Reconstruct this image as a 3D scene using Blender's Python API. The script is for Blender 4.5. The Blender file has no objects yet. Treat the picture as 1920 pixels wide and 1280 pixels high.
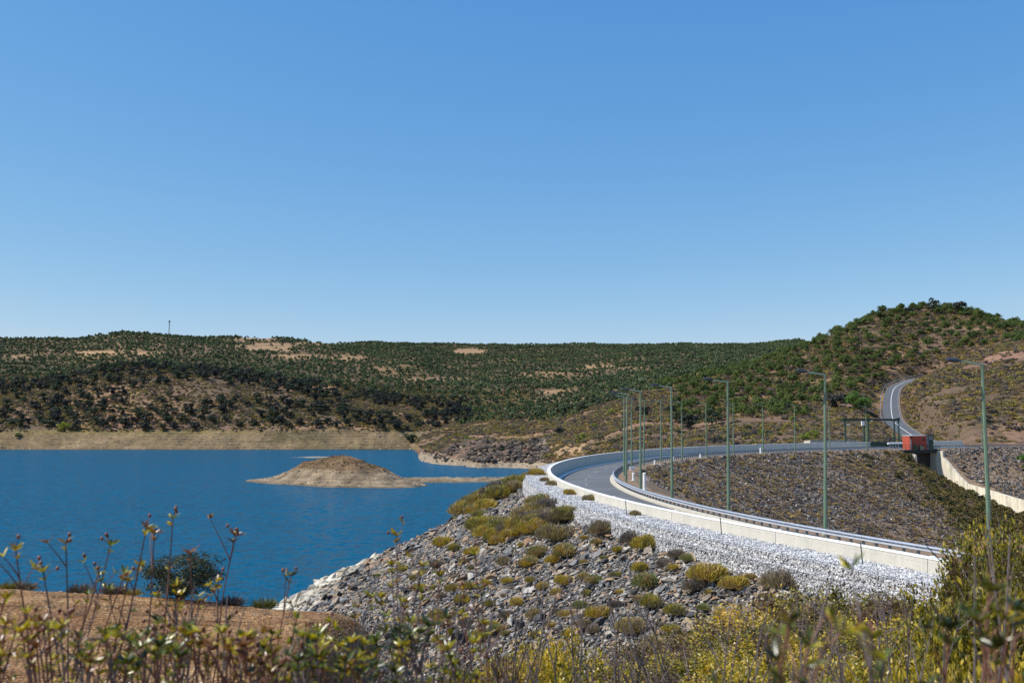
import bpy, bmesh, math, random
import numpy as np
from mathutils import Vector, Matrix, Euler
from mathutils import geometry as mgeo
random.seed(7); RS = np.random.RandomState(7)
SC = bpy.context.scene
COL = SC.collection
# ------------------------------------------------------------------ camera, sky, sun
F_PX = 1823.2; TH = 0.07875
cam_d = bpy.data.cameras.new('camera'); cam = bpy.data.objects.new('camera', cam_d); COL.objects.link(cam)
cam_d.sensor_width = 36.0; cam_d.lens = 36.0*F_PX/1920; cam_d.clip_start = 0.05; cam_d.clip_end = 9000
cam.location = (0, 0, 0); cam.rotation_euler = (math.pi/2+TH, 0, 0)
cam_d.dof.use_dof = True; cam_d.dof.focus_distance = 70; cam_d.dof.aperture_fstop = 4.2
SC.camera = cam
SUN_EL, SUN_AZ = 50.0, -97.0          # azimuth clockwise from +Y (the view direction)
w = bpy.data.worlds.new('World'); SC.world = w; w.use_nodes = True
nt = w.node_tree; nt.nodes.clear()
sky = nt.nodes.new('ShaderNodeTexSky'); sky.sky_type = 'NISHITA'; sky.sun_disc = False
sky.sun_elevation = math.radians(SUN_EL); sky.sun_rotation = math.radians(SUN_AZ)
sky.altitude = 300; sky.air_density = 1.0; sky.dust_density = 0.0; sky.ozone_density = 3.0
bg = nt.nodes.new('ShaderNodeBackground'); bg.inputs[1].default_value = 0.15
wo = nt.nodes.new('ShaderNodeOutputWorld')
_sp = nt.nodes.new('ShaderNodeSeparateColor'); _cb = nt.nodes.new('ShaderNodeCombineColor'); nt.links.new(sky.outputs[0], _sp.inputs[0])
for _i, (_g, _k) in enumerate(((1.13, .484), (.69, 1.043), (.31, 2.52))):      # the camera's rendering of the blue sky
    _a = nt.nodes.new('ShaderNodeMath'); _a.operation = 'POWER'; _a.inputs[1].default_value = _g; nt.links.new(_sp.outputs[_i], _a.inputs[0])
    _b = nt.nodes.new('ShaderNodeMath'); _b.operation = 'MULTIPLY'; _b.inputs[1].default_value = _k; nt.links.new(_a.outputs[0], _b.inputs[0]); nt.links.new(_b.outputs[0], _cb.inputs[_i])
nt.links.new(_cb.outputs[0], bg.inputs[0]); nt.links.new(bg.outputs[0], wo.inputs[0])
sl = bpy.data.lights.new('sun', 'SUN'); sl.energy = 4.8; sl.angle = math.radians(0.5); sl.color = (1.0, 0.95, 0.87)
so = bpy.data.objects.new('sun', sl); COL.objects.link(so)
_e, _a = math.radians(SUN_EL), math.radians(SUN_AZ)
sd = Vector((math.sin(_a)*math.cos(_e), math.cos(_a)*math.cos(_e), math.sin(_e)))
so.rotation_euler = sd.to_track_quat('Z', 'Y').to_euler(); so.location = (0, 0, 200)
vs = SC.view_settings; vs.view_transform = 'Standard'; vs.look = 'None'; vs.gamma = 1; vs.exposure = 0.25; vs.use_curve_mapping = False
SC.cycles.max_bounces = 5; SC.cycles.transparent_max_bounces = 6; SC.cycles.volume_bounces = 0
SC.cycles.caustics_reflective = False; SC.cycles.caustics_refractive = False

# ------------------------------------------------------------------ helpers
CT, ST = math.cos(TH), math.sin(TH)
def ray(u, v):
    a = (u-960)/F_PX; b = (640-v)/F_PX
    return a/(CT-b*ST), (ST+b*CT)/(CT-b*ST)          # X/Y, Z/Y
def at(u, v, Y):
    x, z = ray(u, v); return Vector((x*Y, Y, z*Y))
def pix(X, Y, Z):
    zc = Y*CT+Z*ST; yc = -Y*ST+Z*CT
    return 960+F_PX*X/zc, 640-F_PX*yc/zc
def _h(ix, iy, s):
    n = (ix.astype(np.int64)*374761393+iy.astype(np.int64)*668265263+s*1442695041) & 0xffffffff
    n = ((n ^ (n >> 13))*1274126177) & 0xffffffff
    return ((n ^ (n >> 16)) & 0xffff)/65535.0
def vn(x, y, s=0):
    x = np.asarray(x, float); y = np.asarray(y, float)
    ix = np.floor(x); iy = np.floor(y); fx = x-ix; fy = y-iy
    fx = fx*fx*(3-2*fx); fy = fy*fy*(3-2*fy)
    a = _h(ix, iy, s); b = _h(ix+1, iy, s); c = _h(ix, iy+1, s); d = _h(ix+1, iy+1, s)
    return (a*(1-fx)+b*fx)*(1-fy)+(c*(1-fx)+d*fx)*fy
def fbm(x, y, s=0, o=4):
    r = 0; a = .5; t = 0
    x = np.asarray(x, float); y = np.asarray(y, float)
    for i in range(o):
        r = r+a*(vn(x, y, s+i*17)-.5); t += a; a *= .5; x, y = x*2.03+13.1, y*2.03+7.7
    return r/t*2            # about -1..1
def sstep(a, b, x):
    t = np.clip((x-a)/(b-a), 0, 1); return t*t*(3-2*t)

def tag(o, label=None, cat=None, group=None, kind=None):
    if label: o['label'] = label
    if cat: o['category'] = cat
    if group: o['group'] = group
    if kind: o['kind'] = kind
    return o
def link(name, me, parent=None, mats=None):
    o = bpy.data.objects.new(name, me); COL.objects.link(o)
    if parent: o.parent = parent
    return o
def empty(name, loc=(0, 0, 0), rz=0, label=None, cat=None, group=None):
    o = bpy.data.objects.new(name, None); COL.objects.link(o); o.location = loc; o.rotation_euler = (0, 0, rz)
    o.empty_display_size = .2
    return tag(o, label, cat, group)
def mesh(name, V, Fc, mat=None, smooth=False):
    me = bpy.data.meshes.new(name)
    V = np.asarray(V, dtype=np.float32).reshape(-1, 3)
    if isinstance(Fc, np.ndarray):
        n, k = Fc.shape
        me.vertices.add(len(V)); me.vertices.foreach_set('co', V.ravel())
        me.loops.add(n*k); me.loops.foreach_set('vertex_index', Fc.astype(np.int32).ravel())
        me.polygons.add(n); me.polygons.foreach_set('loop_start', np.arange(0, n*k, k, dtype=np.int32))
        me.update(calc_edges=True)
    else:
        me.from_pydata([tuple(map(float, v)) for v in V], [], Fc); me.update()
    if mat: me.materials.append(mat)
    if smooth: me.polygons.foreach_set('use_smooth', np.ones(len(me.polygons), dtype=bool))
    return me
class MB:
    def __init__(s): s.v = []; s.f = []
    def add(s, V, Fc):
        b = len(s.v); s.v += [tuple(p) for p in V]; s.f += [tuple(b+i for i in f) for f in Fc]
    def box(s, x0, x1, y0, y1, z0, z1, M=None):
        V = [Vector((x, y, z)) for x in (x0, x1) for y in (y0, y1) for z in (z0, z1)]
        if M is not None: V = [M @ p for p in V]
        s.add(V, [(0, 1, 3, 2), (4, 6, 7, 5), (0, 4, 5, 1), (2, 3, 7, 6), (0, 2, 6, 4), (1, 5, 7, 3)])
    def tube(s, P, R, n=6, cap=True):
        P = [Vector(p) for p in P]; rings = []
        for i, p in enumerate(P):
            d = (P[min(i+1, len(P)-1)]-P[max(i-1, 0)])
            d = d.normalized() if d.length > 1e-9 else Vector((0, 0, 1))
            a = Vector((0, 0, 1)) if abs(d.z) < .9 else Vector((1, 0, 0))
            e1 = d.cross(a).normalized(); e2 = d.cross(e1)
            r = R[i] if hasattr(R, '__len__') else R
            rings.append([p+(e1*math.cos(2*math.pi*k/n)+e2*math.sin(2*math.pi*k/n))*r for k in range(n)])
        b = [q for r in rings for q in r]; fs = []
        for i in range(len(P)-1):
            for k in range(n):
                fs.append((i*n+k, i*n+(k+1) % n, (i+1)*n+(k+1) % n, (i+1)*n+k))
        if cap: fs.append(tuple(range(n))[::-1]); fs.append(tuple((len(P)-1)*n+k for k in range(n)))
        s.add(b, fs)
    def build(s, name, mat, parent=None, smooth=False):
        return link(name, s.me(name, mat, smooth), parent)
    def me(s, name, mat, smooth=False): return mesh(name, s.v, s.f, mat, smooth)

# ------------------------------------------------------------------ materials
class NB:
    def __init__(s, name):
        s.m = bpy.data.materials.new(name); s.m.use_nodes = True; s.t = s.m.node_tree; s.t.nodes.clear()
        s.out = s.n('ShaderNodeOutputMaterial'); s.b = s.n('ShaderNodeBsdfPrincipled'); s.l(s.b.outputs[0], s.out.inputs[0])
        s.b.inputs['Roughness'].default_value = .8; s.b.inputs['Specular IOR Level'].default_value = .3
    def n(s, k, **kw):
        x = s.t.nodes.new(k)
        for a, b in kw.items(): setattr(x, a, b)
        return x
    def l(s, a, b): s.t.links.new(a, b)
    def noise(s, scale, det=4, rough=.6, vec=None, dist=0):
        x = s.n('ShaderNodeTexNoise'); x.inputs['Scale'].default_value = scale; x.inputs['Detail'].default_value = det
        x.inputs['Roughness'].default_value = rough; x.inputs['Distortion'].default_value = dist
        s.l(vec if vec is not None else s.pos(), x.inputs['Vector']); return x.outputs['Fac']
    def pos(s):
        if not hasattr(s, '_p'): s._p = s.n('ShaderNodeNewGeometry').outputs['Position']
        return s._p
    def mapped(s, sc, rot=(0, 0, 0), vec=None):
        m = s.n('ShaderNodeMapping'); m.inputs['Scale'].default_value = sc; m.inputs['Rotation'].default_value = rot
        s.l(vec if vec is not None else s.pos(), m.inputs['Vector']); return m.outputs[0]
    def rand(s): return s.n('ShaderNodeObjectInfo').outputs['Random']
    def ramp(s, fac, stops, interp='LINEAR'):
        r = s.n('ShaderNodeValToRGB'); r.color_ramp.interpolation = interp; e = r.color_ramp.elements
        while len(e) > 1: e.remove(e[0])
        e[0].position = stops[0][0]; e[0].color = (*stops[0][1], 1) if hasattr(stops[0][1], '__len__') else (stops[0][1],)*3+(1,)
        for p, c in stops[1:]:
            q = e.new(p); q.color = (*c, 1) if hasattr(c, '__len__') else (c, c, c, 1)
        s.l(fac, r.inputs[0]); return r.outputs[0]
    def mix(s, f, a, b, mode='MIX'):
        m = s.n('ShaderNodeMix'); m.data_type = 'RGBA'; m.blend_type = mode
        for sock, val in ((m.inputs['Factor'], f), (m.inputs['A'], a), (m.inputs['B'], b)):
            pass
        def put(sock, val):
            if isinstance(val, (int, float)): sock.default_value = val
            elif isinstance(val, tuple): sock.default_value = (*val, 1)
            else: s.l(val, sock)
        put(m.inputs[0], f); put(m.inputs[6], a); put(m.inputs[7], b); return m.outputs[2]
    def math(s, op, a, b=0.0, clamp=False):
        m = s.n('ShaderNodeMath'); m.operation = op; m.use_clamp = clamp
        for i, v in enumerate((a, b)):
            if isinstance(v, (int, float)): m.inputs[i].default_value = v
            else: s.l(v, m.inputs[i])
        return m.outputs[0]
    def col(s, c):
        if isinstance(c, tuple): s.b.inputs['Base Color'].default_value = (*c, 1)
        else: s.l(c, s.b.inputs['Base Color'])
    def bump(s, h, strength=.5, dist=.1):
        b = s.n('ShaderNodeBump'); b.inputs['Strength'].default_value = strength; b.inputs['Distance'].default_value = dist
        s.l(h, b.inputs['Height']); s.l(b.outputs[0], s.b.inputs['Normal'])
    def sep(s, v):
        x = s.n('ShaderNodeSeparateXYZ'); s.l(v, x.inputs[0]); return x.outputs
    def attr(s, name):
        a = s.n('ShaderNodeAttribute'); a.attribute_name = name; return a.outputs['Color']
    def rough(s, r, spec=None, metal=None):
        s.b.inputs['Roughness'].default_value = r
        if spec is not None: s.b.inputs['Specular IOR Level'].default_value = spec
        if metal is not None: s.b.inputs['Metallic'].default_value = metal
def plain(name, c, r=.7, spec=.3, metal=0, var=.12, scale=3.0):
    m = NB(name); k = m.noise(scale, 4)
    f = m.ramp(k, [(.3, (1-var,)*3), (.7, (1+var,)*3)])
    m.col(m.mix(1.0, c, f, 'MULTIPLY')); m.rough(r, spec, metal); return m.m
def foliage(name, cols, ns=.6, rnd=.6, rough=.55, trans=.25, spec=.3, fine=None):
    """leaf colours vary leaf by leaf, clump by clump and plant by plant"""
    m = NB(name)
    a = m.noise(ns, 3); r = m.rand()
    x = m.math('ADD', m.math('MULTIPLY', m.math('SUBTRACT', a, .5), 1.6), m.math('MULTIPLY', r, rnd))
    x = m.math('ADD', x, .5-rnd/2)
    if fine: x = m.math('ADD', x, m.math('MULTIPLY', m.math('SUBTRACT', m.noise(fine, 1), .5), 1.3))
    n = len(cols)
    c = m.ramp(x, [(i/(n-1)*.8+.1, q) for i, q in enumerate(cols)])
    m.col(c); m.rough(rough, spec)
    if trans:
        t = m.n('ShaderNodeBsdfTranslucent'); m.l(m.mix(1.0, c, (1.2, 1.15, .6), 'MULTIPLY'), t.inputs[0])
        s = m.n('ShaderNodeMixShader'); s.inputs[0].default_value = trans
        m.l(m.b.outputs[0], s.inputs[1]); m.l(t.outputs[0], s.inputs[2]); m.l(s.outputs[0], m.out.inputs[0])
    return m.m
M = {}
M['pine'] = foliage('pine_foliage', [(.048, .078, .018), (.085, .122, .024), (.140, .178, .038)], .5, .5)
M['oak'] = foliage('oak_foliage', [(.022, .027, .026), (.036, .044, .034), (.052, .075, .034)], .3, .8)
M['farwood'] = foliage('far_wood_foliage', [(.048, .068, .032), (.082, .115, .044), (.130, .165, .058)], .05, .7, trans=.15)
M['scrub'] = foliage('scrub_foliage', [(.095, .080, .078), (.16, .12, .095), (.24, .165, .065), (.34, .26, .04), (.12, .13, .04)], .25, .9, trans=.15)
M['darkscrub'] = foliage('dark_scrub_leaf', [(.05, .04, .045), (.08, .065, .06), (.11, .095, .05), (.06, .075, .03)], .4, .9, trans=.15)
M['facescrub'] = foliage('face_scrub_leaf', [(.13, .10, .09), (.20, .15, .115), (.31, .21, .11), (.42, .29, .08)], .35, 1.0, trans=.15)
M['bank'] = foliage('bank_scrub_leaf', [(.045, .05, .018), (.09, .085, .025), (.17, .135, .025), (.15, .10, .045)], .5, .9, trans=.2)
M['drytuft'] = foliage('dry_tuft', [(.16, .135, .12), (.23, .185, .135), (.34, .24, .09), (.24, .20, .16)], .3, .9, trans=.15)
M['broom'] = foliage('broom_shrub', [(.21, .19, .11), (.33, .29, .08), (.50, .38, .065), (.40, .29, .16), (.24, .25, .10)], 1.2, .8, trans=.25)
M['broomgrey'] = foliage('grey_shrub', [(.18, .155, .145), (.27, .22, .175), (.34, .27, .15), (.38, .29, .09)], 1.0, .8, trans=.2)
M['fig'] = foliage('fig_foliage', [(.03, .08, .012), (.07, .15, .02), (.16, .25, .06)], .8, .3)
M['lime'] = foliage('lime_foliage', [(.12, .16, .02), (.22, .26, .03), (.34, .34, .05)], .8, .5)
M['rockrose'] = foliage('rockrose_leaf', [(.035, .055, .016), (.10, .13, .018), (.26, .26, .022), (.52, .43, .03), (.20, .09, .04)], 2.5, .9, rough=.28, trans=.3, spec=.6, fine=25)
M['yellowbush'] = foliage('yellow_bush_leaf', [(.10, .05, .03), (.10, .12, .018), (.36, .29, .022), (.60, .43, .04), (.60, .38, .09)], 1.3, .35, rough=.4, trans=.3, spec=.5, fine=14)
M['brownbush'] = foliage('brown_bush_leaf', [(.045, .028, .03), (.11, .055, .042), (.19, .11, .065), (.15, .15, .02), (.40, .29, .05)], 1.5, .4, rough=.45, trans=.25, fine=16)
M['twig'] = plain('twig_bark', (.13, .105, .10), .8, var=.3, scale=20)
M['twigred'] = plain('reddish_twig', (.16, .075, .055), .6, var=.3, scale=20)
M['capsule'] = plain('seed_capsule', (.16, .055, .03), .5, var=.4, scale=30)
M['bark'] = plain('tree_bark', (.075, .06, .05), .9, var=.3)
M['lampgreen'] = plain('lamp_green_paint', (.15, .225, .15), .4, .5, .1, var=.14, scale=1.5)
M['armgreen'] = plain('arm_pale_paint', (.22, .32, .25), .4, .5, .2)
M['headdark'] = plain('lamp_head_dark', (.035, .045, .06), .4, .5)
M['lens'] = plain('lamp_lens', (.45, .5, .55), .15, .6)
M['galv'] = plain('galvanised_steel', (.50, .52, .56), .40, .5, .4, var=.10)
M['galvd'] = plain('steel_post', (.19, .20, .21), .5, .5, .5)
M['gantry'] = plain('dark_green_steel', (.012, .05, .035), .45, .5, .1)
M['white'] = plain('white_paint', (.78, .78, .76), .6)
M['red'] = plain('red_render', (.40, .075, .045), .75, var=.08, scale=2)
M['roofw'] = plain('pale_roof_edge', (.62, .62, .6), .7)
M['doorg'] = plain('grey_steel_door', (.17, .21, .25), .4, .5, .3)
M['glass'] = plain('dark_glass', (.01, .012, .015), .1, .6)
M['black'] = plain('dark_concrete', (.035, .034, .034), .9)  # dark deck slab; also the painted shade of the spillway opening
M['wire'] = plain('gabion_wire', (.10, .10, .11), .5, .5, .6)
M['deadwood'] = plain('bleached_wood', (.42, .39, .37), .8, var=.2)
def concrete(name, c, joints=False, stain=.5, dark=.55):
    m = NB(name)
    st = m.noise(1.0, 5, .65, m.mapped((1.6, 1.6, .22)))
    a = m.ramp(st, [(.32, (dark,)*3), (.6, (1, 1, 1))])
    g = m.ramp(m.noise(14, 4), [(.3, (.9, .9, .9)), (.7, (1.07, 1.06, 1.04))])
    x = m.mix(stain, c, m.mix(1.0, c, a, 'MULTIPLY')); x = m.mix(1.0, x, g, 'MULTIPLY')
    z = m.sep(m.pos())[2]
    fb = m.math('FRACT', m.math('MULTIPLY', z, 1/.42))
    ln = m.math('LESS_THAN', fb, .05)
    x = m.mix(m.math('MULTIPLY', ln, .16), x, (.12, .11, .10))
    m.col(x); m.rough(.85, .2); m.bump(m.noise(9, 4), .25, .03); return m.m
M['parapet'] = concrete('parapet_concrete', (.60, .565, .49), stain=.35, dark=.6)
M['coping'] = plain('coping_white', (.78, .77, .73), .8, var=.06)
M['chute'] = concrete('chute_concrete', (.78, .70, .55), stain=.65, dark=.35)
M['kerb'] = concrete('kerb_concrete', (.55, .50, .40), stain=.4, dark=.7)
def m_asphalt(name, c, pale):
    m = NB(name)
    a = m.noise(.35, 4, .6); b = m.noise(60, 2); cr = m.noise(3, 5, .7)
    x = m.ramp(a, [(.3, c), (.7, pale)])
    x = m.mix(1.0, x, m.ramp(b, [(.3, (.8, .8, .8)), (.7, (1.2, 1.2, 1.2))]), 'MULTIPLY')
    x = m.mix(1.0, x, m.ramp(cr, [(.38, (.72, .72, .73)), (.47, (1, 1, 1)), (.6, (1.1, 1.1, 1.08))]), 'MULTIPLY')
    m.col(x); m.rough(.75, .35); m.bump(b, .15, .01); return m.m
M['asphalt'] = m_asphalt('asphalt', (.10, .10, .103), (.15, .15, .15))
M['asphalt2'] = m_asphalt('hill_asphalt', (.085, .088, .092), (.115, .118, .122))
def m_paint():
    m = NB('road_paint'); k = m.noise(4, 5, .7)
    m.col(m.ramp(k, [(.46, (.15, .15, .15)), (.62, (.55, .55, .53))])); m.rough(.7); return m.m
M['paint'] = m_paint()
def m_rock(name, stops, pale_z=None, up=None):
    m = NB(name); r = m.rand()
    c = m.ramp(r, stops, 'LINEAR')
    c = m.mix(1.0, c, m.ramp(m.noise(3.5, 5, .65), [(.3, (.65, .65, .66)), (.7, (1.25, 1.22, 1.18))]), 'MULTIPLY')
    if pale_z is not None:
        z = m.sep(m.pos())[2]
        z = m.math('ADD', z, m.math('MULTIPLY', m.math('SUBTRACT', m.noise(.25, 3), .5), 3.0))
        f = m.math('MULTIPLY', m.math('SUBTRACT', pale_z, z), .6, True)
        c = m.mix(f, c, m.ramp(r, [(0, (.34, .30, .23)), (.5, (.52, .47, .37)), (1, (.62, .57, .47))]))
    m.col(c); m.rough(.85, .2); m.bump(m.noise(10, 4), .4, .04); return m.m
ROCKST = [(0, (.032, .032, .032)), (.18, (.080, .080, .082)), (.38, (.155, .155, .155)), (.48, (.27, .265, .255)), (.58, (.15, .13, .115)), (.70, (.36, .28, .18)), (.80, (.27, .165, .095)), (.9, (.32, .28, .23)), (1, (.52, .49, .44))]
M['rock'] = m_rock('riprap_stone', ROCKST, -15.9)
M['rubble'] = m_rock('rubble_stone', [(0, (.035, .034, .036)), (.35, (.10, .095, .095)), (.65, (.22, .205, .20)), (.8, (.17, .16, .16)), (.93, (.26, .20, .14)), (1, (.45, .43, .4))])
M['gabion'] = m_rock('gabion_stone', [(0, (.44, .44, .45)), (.3, (.57, .57, .58)), (1, (.74, .735, .72))])
M['cliff'] = m_rock('dark_cliff_rock', [(0, (.04, .034, .03)), (.5, (.09, .075, .062)), (.8, (.17, .13, .10)), (1, (.30, .23, .16))])
M['beachrock'] = m_rock('beach_rock', [(0, (.22, .19, .15)), (.6, (.40, .33, .24)), (1, (.55, .48, .38))])

def m_under(name, c1, c2):
    m = NB(name); m.col(m.ramp(m.noise(2.5, 5, .7), [(.35, c1), (.65, c2)])); m.rough(.95, .1); m.bump(m.noise(5, 4), .8, .15); return m.m
M['riprapbed'] = m_under('riprap_bed', (.05, .05, .055), (.16, .14, .12))
M['facebed'] = m_under('face_bed', (.14, .105, .08), (.34, .23, .14))
M['gabbed'] = m_under('gabion_core', (.26, .26, .27), (.44, .44, .45))
def m_ground():
    m = NB('hill_ground'); c = m.attr('col')
    f = m.ramp(m.noise(.35, 6, .72), [(.32, (.62, .58, .55)), (.5, (1, 1, 1)), (.68, (1.32, 1.3, 1.22))])
    c = m.mix(1.0, c, f, 'MULTIPLY')
    f2 = m.ramp(m.noise(2.2, 4, .7), [(.3, (.75, .74, .72)), (.7, (1.22, 1.22, 1.2))])
    c = m.mix(1.0, c, f2, 'MULTIPLY')
    zz = m.mapped((.02, .02, 2.2)); band = m.ramp(m.noise(1.0, 3, .6, zz), [(.35, (.82, .80, .78)), (.6, (1.12, 1.12, 1.12))])
    z = m.sep(m.pos())[2]
    low = m.math('MULTIPLY', m.math('SUBTRACT', -8.5, z), .5, True)
    c = m.mix(low, c, m.mix(1.0, c, band, 'MULTIPLY'))
    m.col(c); m.rough(.95, .1); m.bump(m.noise(.9, 6, .7), .8, .5); return m.m
M['ground'] = m_ground()
def m_soil():
    m = NB('gravelly_soil')
    a = m.ramp(m.noise(.30, 4, .6), [(.3, (.25, .130, .060)), (.55, (.34, .20, .095)), (.75, (.42, .28, .15))])
    v = m.n('ShaderNodeTexVoronoi'); v.inputs['Scale'].default_value = 7; m.l(m.pos(), v.inputs['Vector'])
    g = m.ramp(v.outputs['Color'], [(.1, (.55, .5, .48)), (.5, (1, .98, .95)), (.9, (1.7, 1.7, 1.65))])
    c = m.mix(1.0, a, g, 'MULTIPLY')
    dk = m.ramp(m.noise(1.1, 5, .7), [(.36, (.45, .42, .42)), (.48, (1, 1, 1))]); c = m.mix(1.0, c, dk, 'MULTIPLY')
    pt = m.ramp(m.noise(.55, 5, .7), [(.42, (1, 1, 1)), (.60, (.62, .58, .56))]); c = m.mix(1.0, c, pt, 'MULTIPLY')
    m.col(c); m.rough(.95, .1); m.bump(m.math('ADD', v.outputs['Distance'], m.noise(2, 4)), .8, .12); return m.m
M['soil'] = m_soil()
def m_water():
    m = NB('lake_water')
    def ncol(vec, det=2):
        x = m.n('ShaderNodeTexNoise'); x.inputs['Scale'].default_value = 1; x.inputs['Detail'].default_value = det; x.inputs['Roughness'].default_value = .6
        m.l(vec, x.inputs['Vector']); return x.outputs['Color']
    def vm(op, a, b):
        x = m.n('ShaderNodeVectorMath'); x.operation = op
        for k, q in enumerate((a, b)):
            if isinstance(q, tuple): x.inputs[k].default_value = q
            elif q is not None: m.l(q, x.inputs[k])
        return x.outputs[0]
    a = vm('SUBTRACT', ncol(m.mapped((.55, .60, 1), (0, 0, .2)), 6), (.5, .5, .5))
    b = vm('SUBTRACT', ncol(m.mapped((2.2, 2.6, 1), (0, 0, -.35)), 2), (.5, .5, .5))
    g = m.ramp(m.noise(1.0, 3, .55, m.mapped((.010, .05, 1), (0, 0, .05))), [(.35, .8), (.65, 1.2)])
    v = vm('ADD', vm('MULTIPLY', a, (.9, 1.6, 0)), vm('MULTIPLY', b, (.45, .7, 0)))
    v = vm('MULTIPLY', v, g)
    v = vm('NORMALIZE', vm('ADD', v, (0, 0, 1)), None)
    d = m.n('ShaderNodeBsdfDiffuse'); d.inputs['Color'].default_value = (.002, .076, .146, 1); g_ = m.n('ShaderNodeBsdfGlossy'); g_.inputs['Roughness'].default_value = .15
    m.l(v, d.inputs['Normal']); m.l(v, g_.inputs['Normal'])
    fr = m.n('ShaderNodeFresnel'); fr.inputs['IOR'].default_value = 1.33; m.l(v, fr.inputs['Normal'])
    mx = m.n('ShaderNodeMixShader'); m.l(m.math('MINIMUM', m.math('MULTIPLY', fr.outputs[0], .42), .5), mx.inputs[0])
    m.l(d.outputs[0], mx.inputs[1]); m.l(g_.outputs[0], mx.inputs[2]); m.l(mx.outputs[0], m.out.inputs[0]); return m.m
M['water'] = m_water()

# ------------------------------------------------------------------ dam axis (line of the lamp posts), s in metres
DAT = -6.524; SP = 11.515; H_P = 9.0
_S = np.arange(-60, 330, .5)
_kn = np.linspace(-1.5*SP, 20.5*SP, 11)
_kv = np.array([2.83, -.906, -.7056, -.8419, -.7144, -.7684, -.7752, -.8645, -.8785, .1688, .5759])/100
_K = np.interp(_S, _kn, _kv); _K[_S < -5] = -.002; _K[_S > 20.5*SP] = 0
_hh = np.cumsum(_K)*.5; _hh -= np.interp(0, _S, _hh); _hh += 1.9412
_X = np.cumsum(np.cos(_hh))*.5; _Y = np.cumsum(np.sin(_hh))*.5
_X -= np.interp(0, _S, _X)-21.563; _Y -= np.interp(0, _S, _Y)-44.431
def C(s, o=0.0, dz=0.0):
    """point at arc length s, o metres towards the lake, dz above the crest"""
    x = np.interp(s, _S, _X); y = np.interp(s, _S, _Y); h = np.interp(s, _S, _hh)
    return Vector((x-o*math.sin(h), y+o*math.cos(h), DAT+dz))
def Cv(s, o, dz):
    x = np.interp(s, _S, _X); y = np.interp(s, _S, _Y); h = np.interp(s, _S, _hh)
    return np.stack([x-o*np.sin(h), y+o*np.cos(h), DAT+dz+0*x], -1)
def head(s): return float(np.interp(s, _S, _hh))
def loft(name, prof, s0, s1, step, mat, parent=None, closed=False, caps=True, smooth=False):
    n = max(2, int(round((s1-s0)/step))+1); ss = np.linspace(s0, s1, n)
    V = []; k = len(prof(s0)) if callable(prof) else len(prof)
    for s in ss:
        for o, dz in (prof(s) if callable(prof) else prof): V.append(C(s, o, dz))
    Fc = []
    kk = k if closed else k-1
    for i in range(n-1):
        for j in range(kk):
            j2 = (j+1) % k
            Fc.append((i*k+j, i*k+j2, (i+1)*k+j2, (i+1)*k+j))
    if closed and caps:
        Fc.append(tuple(range(k))[::-1]); Fc.append(tuple((n-1)*k+j for j in range(k)))
    return link(name, mesh(name, V, Fc, mat, smooth), parent)

OW = 7.9
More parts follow.
